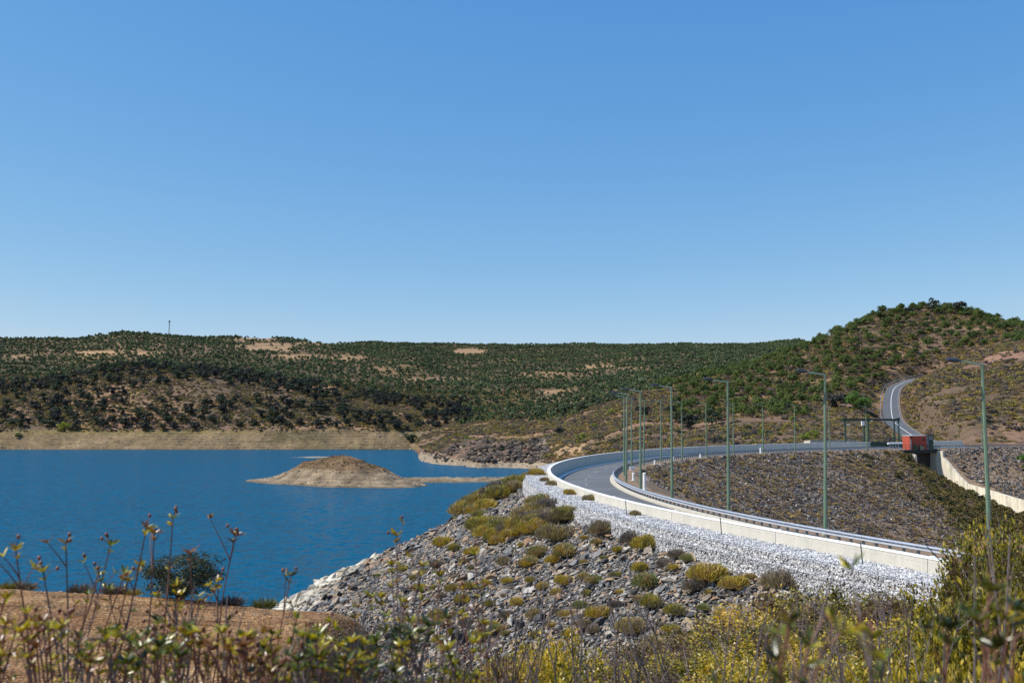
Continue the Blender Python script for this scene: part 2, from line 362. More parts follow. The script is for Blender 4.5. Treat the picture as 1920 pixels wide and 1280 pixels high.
# ------------------------------------------------------------------ terrain
ROADP = [at(1800, 842, 226), at(1765, 840, 233), at(1730, 826, 262), at(1703, 811, 297), at(1677, 790, 333), at(1671, 767, 377), at(1672, 741, 425), at(1681, 724, 455), at(1712, 711, 482), at(1745, 706, 495)]
ROADP[0].z = ROADP[1].z = DAT-.15; 
def catmull(P, n=12):
    out = []
    for i in range(len(P)-1):
        p0 = P[max(i-1, 0)]; p1 = P[i]; p2 = P[i+1]; p3 = P[min(i+2, len(P)-1)]
        for k in range(n):
            t = k/n
            out.append(.5*((2*p1)+(-p0+p2)*t+(2*p0-5*p1+4*p2-p3)*t*t+(-p0+3*p1-3*p2+p3)*t**3))
    out.append(P[-1]); return out
RC = catmull(ROADP, 16); RCA = np.array([tuple(p) for p in RC])
TAB = {
 -1800: [(560, -30), (640, 'w'), (670, 806), (760, 740), (900, 690), (1150, 650), (1700, 700)],
 0: [(560, -30), (629, 'w'), (655, 806), (700, 770), (760, 735), (850, 700), (1000, 660), (1150, 633), (1700, 680)],
 130: [(560, -30), (629, 'w'), (655, 806), (700, 770), (735, 740), (775, 715), (900, 690), (1050, 660), (1180, 637), (1700, 680)],
 230: [(560, -30), (629, 'w'), (655, 806), (695, 760), (740, 720), (790, 686), (870, 681), (1000, 650), (1150, 622), (1700, 680)],
 300: [(560, -30), (629, 'w'), (655, 806), (695, 760), (740, 720), (790, 686), (870, 679), (1000, 650), (1160, 627), (1700, 680)],
 400: [(560, -30), (629, 'w'), (655, 806), (690, 760), (735, 720), (780, 700), (850, 690), (1000, 660), (1200, 633), (1700, 680)],
 540: [(560, -30), (629, 'w'), (655, 806), (690, 770), (730, 740), (790, 720), (860, 700), (1000, 670), (1180, 632), (1700, 680)],
 700: [(560, -30), (629, 'w'), (652, 808), (690, 780), (730, 760), (800, 735), (950, 700), (1100, 670), (1400, 642), (1900, 670)],
 775: [(400, -27), (560, -27), (632, 'w'), (655, 812), (690, 790), (730, 768), (800, 745), (950, 705), (1100, 675), (1420, 644), (1900, 670)],
 790: [(400, -26), (440, -23), (467, 'w'), (485, 852), (510, 846), (560, 838), (640, 820), (700, 792), (740, 768), (800, 745), (950, 707), (1100, 676), (1430, 645), (1900, 670)],
 850: [(395, -26), (420, 'w'), (432, 850), (450, 832), (475, 832), (520, 829), (600, 812), (660, 795), (730, 770), (860, 735), (1050, 702), (1250, 672), (1500, 645), (1900, 670)],
 900: [(380, -26), (400, 'w'), (413, 858), (428, 836), (448, 829), (480, 828), (560, 812), (650, 792), (750, 765), (900, 732), (1150, 692), (1350, 663), (1550, 645), (1900, 670)],
 985: [(370, -26), (394, 'w'), (405, 862), (425, 846), (440, 838), (480, 830), (560, 802), (620, 786), (690, 770), (800, 742), (1050, 702), (1300, 668), (1550, 645), (1900, 670)],
 1050: [(150, -26), (300, -24), (340, 'w'), (380, 845), (430, 826), (500, 806), (560, 790), (620, 775), (720, 762), (850, 732), (1050, 703), (1300, 668), (1550, 645), (1900, 670)],
 1100: [(150, -26), (250, -23), (290, -17), (330, 842), (380, 826), (440, 806), (500, 785), (560, 764), (640, 757), (800, 728), (1050, 700), (1300, 668), (1550, 645), (1900, 670)],
 1200: [(160, -26), (210, -22), (260, -14), (300, 840), (340, 816), (390, 785), (440, 755), (480, 738), (540, 742), (800, 712), (1100, 675), (1500, 646), (1900, 670)],
 1300: [(170, -26), (210, -20), (250, 850), (280, 837), (330, 811), (380, 785), (430, 758), (490, 730), (545, 712), (620, 712), (800, 690), (1100, 665), (1500, 646), (1900, 670)],
 1400: [(180, -26), (215, -18), (245, 845), (262, 835), (310, 805), (360, 780), (430, 748), (500, 712), (560, 692), (640, 692), (1000, 665), (1500, 646), (1900, 670)],
 1500: [(185, -26), (212, -16), (235, 842), (252, 828), (310, 800), (370, 770), (430, 735), (480, 700), (530, 672), (570, 656), (650, 662), (1000, 655), (1400, 638), (1900, 670)],
 1600: [(190, -26), (212, -14), (232, 838), (248, 825), (300, 800), (345, 772), (390, 745), (430, 720), (470, 688), (510, 657), (550, 632), (590, 613), (700, 640), (1500, 690)],
 1660: [(190, -26), (212, -12), (230, 838), (250, 820), (290, 798), (330, 788), (370, 763), (400, 752), (430, 738), (460, 724), (485, 706), (515, 670), (550, 630), (590, 590), (640, 592), (1500, 690)],
 1750: [(195, -26), (213, -11), (228, 838), (236, 828), (255, 804), (280, 778), (320, 742), (350, 714), (385, 697), (430, 706), (480, 704), (510, 678), (550, 622), (595, 574), (640, 580), (1500, 690)],
 1850: [(195, -26), (213, -10), (227, 838), (234, 828), (250, 800), (275, 765), (310, 725), (350, 692), (390, 668), (450, 662), (490, 655), (530, 622), (590, 594), (650, 600), (1500, 690)],
 1930: [(195, -26), (213, -10), (227, 838), (234, 828), (250, 800), (275, 755), (310, 712), (350, 672), (400, 644), (480, 630), (560, 614), (650, 622), (1500, 690)],
 2300: [(195, -24), (213, -10), (227, 838), (240, 815), (270, 740), (320, 690), (400, 640), (500, 625), (1500, 690)],
 3800: [(195, -24), (213, -10), (227, 838), (240, 815), (270, 740), (320, 690), (400, 640), (500, 625), (1500, 690)],
}
TU = np.array(sorted(TAB)); TPT = []
for u_ in TU:
    P = []
    for Y_, q in TAB[u_]:
        z = -20.05 if q == 'w' else (q if q < 100 else ray(960, q)[1]*Y_)
        P.append((Y_, z))
    TPT.append(np.array(P))
def terr0(X, Y):
    X = np.asarray(X, float); Y = np.asarray(Y, float)
    u = 960+F_PX*.9975*X/np.maximum(Y, 1)
    Zc = [0]*len(TU)
    for i, P in enumerate(TPT):
        a = 0
        for m in (.985, 1, 1.015): a = a+np.interp(Y*m, P[:, 0], P[:, 1])
        Zc[i] = a/3
    Zc = np.stack(Zc, 0)
    k = np.clip(np.searchsorted(TU, u)-1, 0, len(TU)-2)
    t = np.clip((u-TU[k])/(TU[k+1]-TU[k]), 0, 1)
    f = lambda kk: np.take_along_axis(Zc, kk[None, ...], 0)[0]
    return f(k)*(1-t)+f(k+1)*t
def terr(X, Y):
    X = np.asarray(X, float); Y = np.asarray(Y, float)
    z = terr0(X, Y); u = 960+F_PX*X/np.maximum(Y, 1)
    up = sstep(-20, -6, z)
    z = z+up*(fbm(X/55, Y/55, 3)*3.0*sstep(350, 700, Y)+fbm(X/24, Y/24, 9)*1.4*sstep(240, 500, Y)+fbm(X/8, Y/8, 11, 3)*.45)
    z = z+sstep(620, 900, Y)*fbm(X/170, Y/170, 31, 3)*7*(1-sstep(1000, 1200, Y))
    z = z+fbm(X/6, Y/6, 5, 3)*.25
    bk = sstep(-20.2, -19, z)*(1-sstep(-9, -6, z))*(Y > 500)
    z = z+bk*(fbm(X/30, Y/14, 51, 4)*1.6+np.abs(fbm(X/11, Y/30, 52, 3))*1.2)
    z = z+bk*.38*np.sin(z*2*math.pi/1.7)
    # rocky mound in the cove
    md = sstep(780, 800, u)*(1-sstep(1000, 1035, u))*sstep(380, 400, Y)*(1-sstep(470, 500, Y))
    z = z+md*(fbm(X/5, Y/9, 41, 4)*1.6+np.abs(fbm((X+Y*.8)/7, (Y-X)/3, 43, 3))*1.6)
    # road cut
    d = np.full(X.shape, 1e9); rz = np.zeros(X.shape)
    for q in RCA:
        dd = (X-q[0])**2+(Y-q[1])**2; mk = dd < d; d = np.where(mk, dd, d); rz = np.where(mk, q[2], rz)
    d = np.sqrt(d); wgt = 1-sstep(5.0, 11, d)
    z = z*(1-wgt)+(rz-.4)*wgt
    return z
def zone(X, Y, Z):
    """(pine, oak, farwood, clearing) weights of a ground point"""
    u, v = pix(X, Y, Z)
    def poly(pts, soft=0):
        us = [p[0] for p in pts]; vv = [p[1] for p in pts]
        return np.interp(u, us, vv)
    return u, v
def grow(X, Y, Z):
    u, v = pix(X, Y, Z)
    n1 = fbm(X/45, Y/45, 77); n2 = fbm(X/18, Y/18, 78, 3)
    low = np.interp(u, [1180, 1260, 1300, 1480, 1560, 1640, 1700, 1760, 1820, 1930], [700, 770, 790, 800, 745, 725, 690, 668, 652, 640])
    pine = (u > 1180)*(Y < 640)*(v < low)*(Y > 330)
    brownkn = (u > 1040)*(u < 1275)*(Y < 560)
    pine = pine*(1-brownkn*(u < 1265))
    oak = (u < 880)*(Y < 800)*(Y > 655)*(v > 672)
    far = ((Y > 640)*(u >= 860)+(Y > 800)*(u < 860)+(Y > 560)*(u > 860)*(u < 1260)*(v < 790)) > 0
    clr = np.zeros_like(u)
    for (a, b, c, d, s) in ((500, 650, 70, 10, 1), (600, 645, 60, 5, .7), (655, 672, 40, 7, .7), (880, 659, 34, 6, 1), (1040, 735, 40, 4, .8), (960, 762, 60, 4, .7), (1000, 700, 70, 3, .7), (700, 752, 70, 7, .6), (1140, 690, 60, 7, .7), (1000, 748, 50, 4, .6),
                            (820, 712, 80, 5, .6), (480, 640, 55, 10, .8), (560, 668, 60, 5, .7), (60, 668, 60, 4, .6), (200, 662, 110, 4, .9), (1050, 644, 40, 5, .4), (1045, 838, 62, 14, 1), (960, 822, 60, 7, .6), (820, 805, 60, 5, .6)):
        clr = np.maximum(clr, s*np.exp(-(((u-a)/c)**2+((v-b)/d)**2)**2))
    clr = np.clip(clr*(1.0+2.2*n1+1.2*n2), 0, 1)
    rows = (np.mod(Z+.8*n2, 4.6) < 2.3)
    dp = pine*(.85+.5*n1)*rows
    dk = oak*np.clip(.5+1.3*n1+.4*n2, 0, 1)*(v < 808)
    df = far*np.clip(.95+.9*n1+.5*n2-1.3*clr, 0, 1)*np.where(np.mod(Z+1.2*n2, 5.0) < 3.5, 1, .25)
    return dp, dk, df, clr, u, v

def terrain_colour(X, Y, Z):
    dp, dk, df, clr, u, v = grow(X, Y, Z)
    n1 = fbm(X/38, Y/38, 101)[..., None]; n2 = fbm(X/12, Y/12, 102)[..., None]; n3 = fbm(X/70, Y/70, 104)[..., None]
    soil = np.array([.30, .185, .11]); red = np.array([.26, .15, .11]); och = np.array([.30, .20, .06]); scr = np.array([.125, .09, .06]); tan = np.array([.36, .235, .13]); grn = np.array([.045, .055, .022])
    c = soil+(red-soil)*np.clip(.5+n1*1.6, 0, 1)
    c = c+(och-c)*np.clip(n2*2.2-.05, 0, .75)
    c = c+(scr-c)*np.clip(.55+n3*1.5+n2*.7, 0, .92)
    c = c+(grn-c)*(np.clip(df, 0, 1)*.6)[..., None]
    c = c+(tan-c)*(np.clip(clr, 0, 1)*.8)[..., None]
    beach = (sstep(-7.0, -8.6, Z+fbm(X/20, Y/20, 55)*.9)*(Y > 600)*(u < 1040))[..., None]
    bc = np.array([.180, .118, .074])*(1+.6*n2+.5*n1)+np.array([.0, .015, .0])
    hi = (sstep(-9, -12, Z))[..., None]
    bc = bc*(1-.0*hi); gg = np.clip(.5+2*n1, 0, 1)*(1-hi)*.6; bc = bc+(np.array([.19, .15, .045])-bc)*gg
    wet = sstep(-19.2, -19.9, Z)[..., None]
    c = c+(bc-c)*beach; c = c*(1-.45*wet)
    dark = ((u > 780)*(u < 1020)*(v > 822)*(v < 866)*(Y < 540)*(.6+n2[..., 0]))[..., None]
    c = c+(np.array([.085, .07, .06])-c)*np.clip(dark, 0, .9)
    pale = ((u > 780)*(u < 1030)*(Z < -17.4+n2[..., 0])*(Y < 520))[..., None]
    c = c+(np.array([.31, .255, .185])-c)*pale*.8
    return np.clip(c, .01, .9)
def colattr(me, cols):
    a = me.color_attributes.new('col', 'FLOAT_COLOR', 'POINT')
    c = np.ones((len(me.vertices), 4), np.float32); c[:, :3] = cols.reshape(-1, 3); a.data.foreach_set('color', c.ravel())
def grid_faces(n, m):
    i = np.arange(n*m).reshape(n, m)
    return np.stack([i[:-1, :-1], i[:-1, 1:], i[1:, 1:], i[1:, :-1]], -1).reshape(-1, 4)
us = np.concatenate([np.linspace(-1700, -100, 70)[:-1], np.arange(-100, 2020, 4.5), np.linspace(2020, 3700, 70)[1:]])
ys = [110.]
while ys[-1] < 3200:
    y = ys[-1]
    ys.append(y+(4 if y < 200 else 1.6 if y < 370 else 1.15 if y < 500 else 1.9 if y < 615 else .7 if y < 662 else 3.2 if y < 900 else 6 if y < 1300 else 12 if y < 1700 else 60))
ys = np.array(ys)
TX = ((us-960)/(F_PX*.9975))[None, :]*ys[:, None]; TY = np.repeat(ys[:, None], len(us), 1)
TZ = terr(TX, TY)
# keep the spillway channel and the valley under the dam free
me = mesh('hills', np.stack([TX, TY, TZ], -1), grid_faces(*TX.shape), M['ground'], True)
colattr(me, terrain_colour(TX, TY, TZ))
tag(link('hills', me), kind='structure', label='brown and green hills around the reservoir')

# base sheet far below, to the horizon, and the lake
me = mesh('ground', [(-6000, -3000, -34), (6000, -3000, -34), (6000, 9000, -34), (-6000, 9000, -34)], [(0, 1, 2, 3)], M['soil'])
tag(link('ground', me), kind='structure')
_wp = [C(s, 13, 0) for s in np.arange(-24, 232, 4)]
_wv = [(p.x, p.y, -20) for p in _wp]; _wl = [(-3500, -1500, -20)]+[(-3500, p.y, -20) for p in _wp]+[(-3500, 1500, -20)]
_wv = [(_wp[0].x, -1500, -20)]+_wv+[(700, 1500, -20)]
wm = mesh('water', _wl+_wv, [(i, len(_wl)+i, len(_wl)+i+1, i+1) for i in range(len(_wl)-1)], M['water'])
tag(link('water', wm), kind='structure', label='deep blue rippled reservoir water')

# island + sand spit
gx = np.arange(-100, 22, .8); gy = np.arange(268, 372, 1.0); IX, IY = np.meshgrid(gx, gy)
def island_z(X, Y):
    z = np.full(X.shape, -23.0)
    # main hump: left tip (-84,320), crest (-52,305), right (-28,296)
    dx = X+52; dy = Y-(303-.42*dx)
    edge = fbm(X/11, Y/11, 61, 3)*.14
    r = np.sqrt((dx/np.where(dx < 0, 34., 26.))**2+(dy/18.)**2)+edge
    k = np.clip(1-r, 0, 1)
    r2 = np.sqrt(((X+54)/22.)**2+((Y-305+.42*(X+54))/16.)**2)+edge*1.6
    z = np.maximum(z, -20.25+3.6*k**.8+5.3*sstep(1.15, .0, r2)-np.clip(r-1, 0, 1)*8)
    # spit
    sy = 314+(X+28)*.12; ds = np.abs(Y-sy)/(9+fbm(X/9, Y*0, 66, 2)*2.5)
    zs = -19.05-.0*X-np.clip(ds, 0, 3)**2*1.0+fbm(X/5, Y/5, 67, 2)*.12
    zs = np.where(X > -48, zs, -23)
    z = np.maximum(z, zs)
    z = z+(fbm(X/6, Y/4, 63, 4)*.55+fbm(X/2.2, Y/2.2, 64, 3)*.22)*sstep(-20, -18.5, z)
    return z
IZ = island_z(IX, IY)
im = mesh('island', np.stack([IX, IY, IZ], -1), grid_faces(*IX.shape), M['ground'], True)
n1 = fbm(IX/8, IY/8, 71)[..., None]; n2 = fbm(IX/3, IY/3, 72)[..., None]
c = np.array([.235, .18, .12])*(1+.7*n2+.3*n1); top = sstep(-16.6, -15.2, IZ+n1[..., 0]*1.2)[..., None]
c = c+(np.array([.175, .115, .065])*(1+.6*n1+.4*n2)-c)*top; wet = sstep(-19.4, -19.95, IZ)[..., None]; c = c*(1-.4*wet)
colattr(im, c)
tag(link('island', im), 'low sandy island with a brown hump and a spit towards the dam', 'island')
# far sandbar behind the island
gx = np.arange(-130, -72, 1.5); gy = np.arange(480, 530, 1.5); BX, BY = np.meshgrid(gx, gy)
BZ = -20.4+.75*np.clip(1-np.sqrt(((BX+101)/25)**2+((BY-505)/17)**2), 0, 1)+fbm(BX/6, BY/6, 5)*.15
bm_ = mesh('sandbar', np.stack([BX, BY, BZ], -1), grid_faces(*BX.shape), M['ground'], True); colattr(bm_, np.full(BX.shape+(3,), 1.)*np.array([.33, .28, .20]))
tag(link('sandbar', bm_), 'thin pale sandbar lying in the water behind the island', 'sandbar')

# ------------------------------------------------------------------ foreground hillside
def near_z(X, Y):
    X = np.asarray(X, float); Y = np.asarray(Y, float)
    g = np.interp(Y, [-40, 0, 5, 10, 20, 30, 45, 57, 61, 75, 90, 120], [2.5, -1.75, -3.3, -4.8, -7.1, -8.7, -10.3, -11.15, -12.0, -16.5, -22, -30])
    r = .105*np.clip(X, 0, 30)*sstep(2, 20, Y)*(1-sstep(42, 60, Y))
    lft = sstep(-9, -30, X)*1.25*sstep(25, 55, Y)
    d = -sstep(-10.5, -5, X)*sstep(24, 44, Y)*5.0*(1-.75*sstep(10, 16, X))+2.0*sstep(-2.5, 1.5, X)*sstep(2.5, 9, Y)*(1-sstep(15, 27, Y))
    z = g+r+lft+d+fbm(X/9, Y/9, 81, 4)*.35+fbm(X/1.5, Y/1.5, 82, 3)*.08
    return z
gx = np.concatenate([np.arange(-160, -60, 4.), np.arange(-60, 45, .55), np.arange(45, 110, 4.)]); gy = np.concatenate([np.arange(-40, -2, 2.), np.arange(-2, 70, .5), np.arange(70, 125, 3.)])
NX, NY = np.meshgrid(gx, gy)
nz = near_z(NX, NY)
tag(link('hillside', mesh('hillside', np.stack([NX, NY, nz], -1), grid_faces(*NX.shape), M['soil'], True)), kind='structure', label='reddish brown gravelly slope in the foreground')

# ------------------------------------------------------------------ dam embankment
GT = .70; GW = 2.3
def gb(s): return float(np.interp(s, [-12, 5, 30, 55, 120], [-.6, -.15, -.1, -.6, -.6]))
emb = empty('dam_embankment', C(60, 0, 0)); emb['kind'] = 'structure'
emb_inv = Matrix.Translation(-emb.location)
def child(o, p):
    o.parent = p; o.matrix_parent_inverse = p.matrix_world.inverted() if False else Matrix.Translation(-p.location) if p.rotation_euler.z == 0 else p.matrix_basis.inverted()
    return o
def up_prof(s):
    b = gb(s); r = [(OW+.2, b+.1), (OW+GW+.5, b-.35)]
    for o in (5, 9, 13, 17, 21, 25, 29, 34): r.append((OW+GW+o, b-.35-(o-.5)*.5))
    return r
child(loft('upstream_slope', up_prof, -24, 232, 2.5, M['riprapbed'], smooth=True), emb)
SL, SR = 195.3, 202.2        # spillway chute between these
def dz_dn(s, o):
    s = np.asarray(s, float); o = np.asarray(o, float)
    n_ = np.where(o > -1.5, -.1, -.1-(-1.5-o)*.5)
    l_ = np.interp(-o, [1.5, 3.4, 5, 8, 15, 25, 45], [-.9, -3.0, -3.9, -5.1, -7.6, -10.3, -16])
    r_ = np.interp(-o, [1.5, 4.0, 4.2, 6, 8, 10, 13, 20, 26, 34, 45], [-.6, -.8, -2.0, -3.9, -5.8, -7.2, -7.8, -9.1, -10.3, -12.2, -14.2])
    wl = np.where(s <= SL, np.exp(-np.clip(SL-s, 0, 99)/5.0), 0); wr = np.where(s >= SR, np.exp(-np.clip(s-SR, 0, 99)/7.0), 0)
    return n_*(1-wl-wr)+l_*wl+r_*wr
def dn_prof(s): return [(OW-.3, -.5), (-.9, -.04)]+[(-1.5-o, float(dz_dn(s, -1.5-o))) for o in (0, 1, 2, 2.6, 3.4, 4.5, 6, 8, 10, 12, 14, 18, 23, 29, 36, 44)]
child(loft('downstream_slope', dn_prof, -20, SL-.4, 2.0, M['facebed'], smooth=True), emb)
child(loft('downstream_slope', dn_prof, SR+.5, 300, 2.0, M['facebed'], smooth=True), emb)
child(loft('crest_fill', [(OW+.3, -.55), (-1.2, -.55), (-1.2, -2.5), (OW+.3, -2.5)], 203, 300, 2, M['facebed'], closed=True), emb)

# road, kerbs, walkway
tag(loft('road', [(6.85, -.15), (1.45, -.15)], -24, 236, 1.5, M['asphalt']), kind='structure')
tag(loft('road_shoulder', [(6.85, -.16), (6.8, -.5), (1.4, -.5), (1.45, -.16)], -24, 236, 1.5, M['asphalt']), kind='structure')
tag(loft('walkway', [(7.72, .0), (7.05, .0)], -24, 222, 1.5, M['kerb']), kind='structure')
tag(loft('kerb', [(7.05, .004), (6.82, .004), (6.82, -.2), (7.05, -.2)], -24, 222, 1.0, M['coping'], closed=True), kind='structure')
tag(loft('verge_kerb', [(1.5, -.03), (.78, .02), (.78, -.3), (1.5, -.3)], -24, 192.5, 1.0, M['kerb'], closed=True), kind='structure')
tag(loft('verge_kerb', [(1.5, -.03), (.78, .02), (.78, -.3), (1.5, -.3)], 204, 262, 1.0, M['kerb'], closed=True), kind='structure')
tag(loft('verge', [(.78, -.012), (-.9, -.02)], -24, 192.5, 1.5, M['facebed']), kind='structure')
mk = MB(); s = -20
while s < 215:
    a, b, c_, d = C(s, 4.2, -.146), C(s+2.2, 4.2, -.146), C(s+2.2, 4.08, -.146), C(s, 4.08, -.146)
    mk.add([a, b, c_, d], [(0, 1, 2, 3)]); s += 7.5
tag(mk.build('road_marking', M['paint']), kind='structure')

# parapet wall: separate panels
par = empty('parapet_wall', C(60, OW, 0), 0, 'long curving concrete parapet wall on the lake side of the dam road', 'wall')
s = -24.0; k = 0
while s < 221.5:
    e = min(s+9.6, 222)
    p = child(loft('panel', [(OW+.13, 1.24), (OW+.16, .2), (OW+.16, -.5), (OW-.16, -.5), (OW-.13, 1.24)], s+.014, e-.014, 1.2, M['parapet'], closed=True), par)
    q = loft('coping', [(OW+.15, 1.30), (OW+.15, 1.24), (OW-.15, 1.24), (OW-.15, 1.30)], s+.005, e-.005, 1.2, M['coping'], closed=True)
    child(q, par); s = e
jp = MB()
for sj in np.arange(-24+9.6, 221, 9.6):
    h = head(sj); Mx = Matrix.Translation(C(sj, OW, 0)) @ Matrix.Rotation(h, 4, 'Z')
    jp.box(-.09, .09, -.21, -.10, 1.05, 1.335, Mx)
child(jp.build('joint_cap', M['coping']), par)

# low pale wall of the intake behind the parapet
lw = MB(); a = at(1519, 826, 236); b = at(1610, 826.5, 238)
lw.add([Vector((a.x, a.y, DAT-2)), Vector((b.x, b.y, DAT-2)), Vector((b.x, b.y, DAT+1.25)), Vector((a.x, a.y, DAT+1.25)),
        Vector((a.x, a.y+5, DAT-2)), Vector((b.x, b.y+5, DAT-2)), Vector((b.x, b.y+5, DAT+1.0)), Vector((a.x, a.y+5, DAT+1.0))],
       [(0, 1, 2, 3), (3, 2, 6, 7), (0, 3, 7, 4), (1, 5, 6, 2), (4, 7, 6, 5)])
tag(lw.build('concrete_block', M['kerb']), 'long low pale concrete block just behind the far parapet', 'concrete block')

# ------------------------------------------------------------------ scatter helper (geometry nodes instances)
PROTO = {}
def proto_collection(name, meshes):
    c = bpy.data.collections.new(name)
    for i, m in enumerate(meshes):
        o = bpy.data.objects.new('%s_%02d' % (name, i), m); c.objects.link(o)
    return c
def scatter(name, P, rot, scl, pid, coll, parent=None):
    me = bpy.data.meshes.new(name); n = len(P); P = np.asarray(P, np.float32)
    me.vertices.add(n); me.vertices.foreach_set('co', P.ravel())
    for an, tp, arr in (('rot', 'FLOAT_VECTOR', rot), ('scl', 'FLOAT_VECTOR', scl)):
        a = me.attributes.new(an, tp, 'POINT'); a.data.foreach_set('vector', np.asarray(arr, np.float32).ravel())
    a = me.attributes.new('pid', 'INT', 'POINT'); a.data.foreach_set('value', np.asarray(pid, np.int32))
    o = link(name, me, parent)
    g = bpy.data.node_groups.new(name+'_nodes', 'GeometryNodeTree')
    g.interface.new_socket('Geometry', in_out='INPUT', socket_type='NodeSocketGeometry')
    g.interface.new_socket('Geometry', in_out='OUTPUT', socket_type='NodeSocketGeometry')
    N = g.nodes; L = g.links
    gi = N.new('NodeGroupInput'); go = N.new('NodeGroupOutput')
    ip = N.new('GeometryNodeInstanceOnPoints'); ci = N.new('GeometryNodeCollectionInfo')
    ci.inputs['Collection'].default_value = coll; ci.inputs['Separate Children'].default_value = True; ci.inputs['Reset Children'].default_value = True
    def na(nm, tp):
        x = N.new('GeometryNodeInputNamedAttribute'); x.data_type = tp; x.inputs['Name'].default_value = nm
        return x.outputs[0]
    er = N.new('FunctionNodeEulerToRotation')
    L.new(gi.outputs[0], ip.inputs['Points']); L.new(ci.outputs[0], ip.inputs['Instance'])
    ip.inputs['Pick Instance'].default_value = True
    L.new(na('pid', 'INT'), ip.inputs['Instance Index']); L.new(na('rot', 'FLOAT_VECTOR'), er.inputs[0])
    L.new(er.outputs[0], ip.inputs['Rotation']); L.new(na('scl', 'FLOAT_VECTOR'), ip.inputs['Scale'])
    L.new(ip.outputs[0], go.inputs[0])
    md = o.modifiers.new('scatter', 'NODES'); md.node_group = g
    o['kind'] = 'stuff'
    return o
def rrot(n, tilt=.3): return np.stack([RS.uniform(-tilt, tilt, n), RS.uniform(-tilt, tilt, n), RS.uniform(0, 6.28, n)], 1)

def dome_me(name, mat, n=2600, w=.03, L_=.13):
    nb = 9; bc = RS.normal(size=(nb, 3)); bc /= np.linalg.norm(bc, axis=1, keepdims=True); bc[:, 2] = np.abs(bc[:, 2])*.5; bc *= .5
    k = RS.randint(0, nb, n); d = RS.normal(size=(n, 3)); d /= np.linalg.norm(d, axis=1, keepdims=True); d[:, 2] = np.abs(d[:, 2])
    P = bc[k]*np.array([1, 1, .6])+d*RS.uniform(.30, .52, n)[:, None]*np.array([1, 1, .95])
    ax = d*.8+np.array([0, 0, .55])+RS.normal(size=(n, 3))*.22; ax /= np.linalg.norm(ax, axis=1, keepdims=True)
    sd_ = np.cross(ax, RS.normal(size=(n, 3))); sd_ /= np.linalg.norm(sd_, axis=1, keepdims=True)
    l_ = (RS.uniform(.6, 1.4, n)*L_)[:, None]
    V = np.stack([P-ax*l_, P-sd_*w, P+ax*l_, P+sd_*w], 1).reshape(-1, 3); V[:, 2] = np.maximum(V[:, 2], -.02)
    return mesh(name, V, np.arange(4*n).reshape(n, 4), mat)
def rock_me(name, mat, sx=1, sy=.75, sz=.4, npt=11):
    bm = bmesh.new()
    for i in range(npt):
        d = Vector((random.gauss(0, 1), random.gauss(0, 1), random.gauss(0, 1))).normalized()
        d *= random.uniform(.82, 1)
        q = Vector((max(-.75, min(.75, d.x)), max(-.75, min(.75, d.y)), max(-.7, min(.7, d.z))))
        bm.verts.new((q.x*sx*.65, q.y*sy*.65, q.z*sz*.65))
    bmesh.ops.convex_hull(bm, input=bm.verts)
    me = bpy.data.meshes.new(name); bm.to_mesh(me); bm.free(); me.materials.append(mat); return me
def quads(C_, N_, size, asp=1.0):
    """leaf quads: centres, normals, sizes"""
    n = len(C_); N_ = N_/np.linalg.norm(N_, axis=1, keepdims=True)
    r = RS.normal(size=(n, 3)); e1 = np.cross(N_, r); e1 /= np.linalg.norm(e1, axis=1, keepdims=True); e2 = np.cross(N_, e1)
    s = size[:, None] if hasattr(size, '__len__') else size
    a = e1*s; b = e2*s*asp
    V = np.stack([C_-a, C_-b*.9, C_+a, C_+b*.9], 1).reshape(-1, 3)
    return V, np.arange(4*n).reshape(n, 4)
def crown_me(name, mat, R=1.0, hz=.85, clumps=14, n=700, leaf=.11, flat=0.0, z0=0.0, seed=0):
    cs = []
    for i in range(clumps):
        d = RS.normal(size=3); d /= np.linalg.norm(d); rr = RS.uniform(.35, .8)
        cs.append([d[0]*R*rr, d[1]*R*rr, z0+abs(d[2]*hz*rr) if flat else z0+hz*.2+d[2]*hz*rr])
    cs = np.array(cs); cr = RS.uniform(.24, .42, clumps)*R
    k = RS.randint(0, clumps, n); d = RS.normal(size=(n, 3)); d /= np.linalg.norm(d, axis=1, keepdims=True)
    d[:, 2] = np.where(d[:, 2] < -.3, -d[:, 2], d[:, 2])
    rr = RS.uniform(.6, 1.08, n)[:, None]
    P = cs[k]+d*cr[k][:, None]*rr*np.array([1, 1, .8])
    V, Fq = quads(P, d+RS.normal(size=(n, 3))*.55, RS.uniform(.6, 1.3, n)*leaf*R, .6)
    return mesh(name, V, Fq, mat)
def tuft_me(name, mat, n=260, w=.03, spread=1.0, h=.8, droop=.3, core=.5):
    a = RS.uniform(0, 6.283, n); r = np.sqrt(RS.uniform(0, 1, n))*core
    el = RS.uniform(.0, 1, n)**.7*1.45
    B = np.stack([np.cos(a)*r, np.sin(a)*r, np.zeros(n)], 1)
    d = np.stack([np.cos(a)*np.sin(el), np.sin(a)*np.sin(el), np.cos(el)], 1)+RS.normal(size=(n, 3))*.18
    Ln = RS.uniform(.55, 1.05, n)[:, None]
    T = B+d*Ln*np.array([1-core*.5, 1-core*.5, h])*spread; T[:, 2] = np.maximum(T[:, 2], .02)
    side = np.cross(d, RS.normal(size=(n, 3))); side /= np.linalg.norm(side, axis=1, keepdims=True)
    mid = B*.45+T*.55+np.array([0, 0, .04])
    V = np.stack([mid-side*w, mid+side*w, T, B], 1)
    Fq = np.arange(4*n).reshape(n, 4)[:, [3, 1, 2, 0]]
    return mesh(name, V.reshape(-1, 3), Fq, mat)

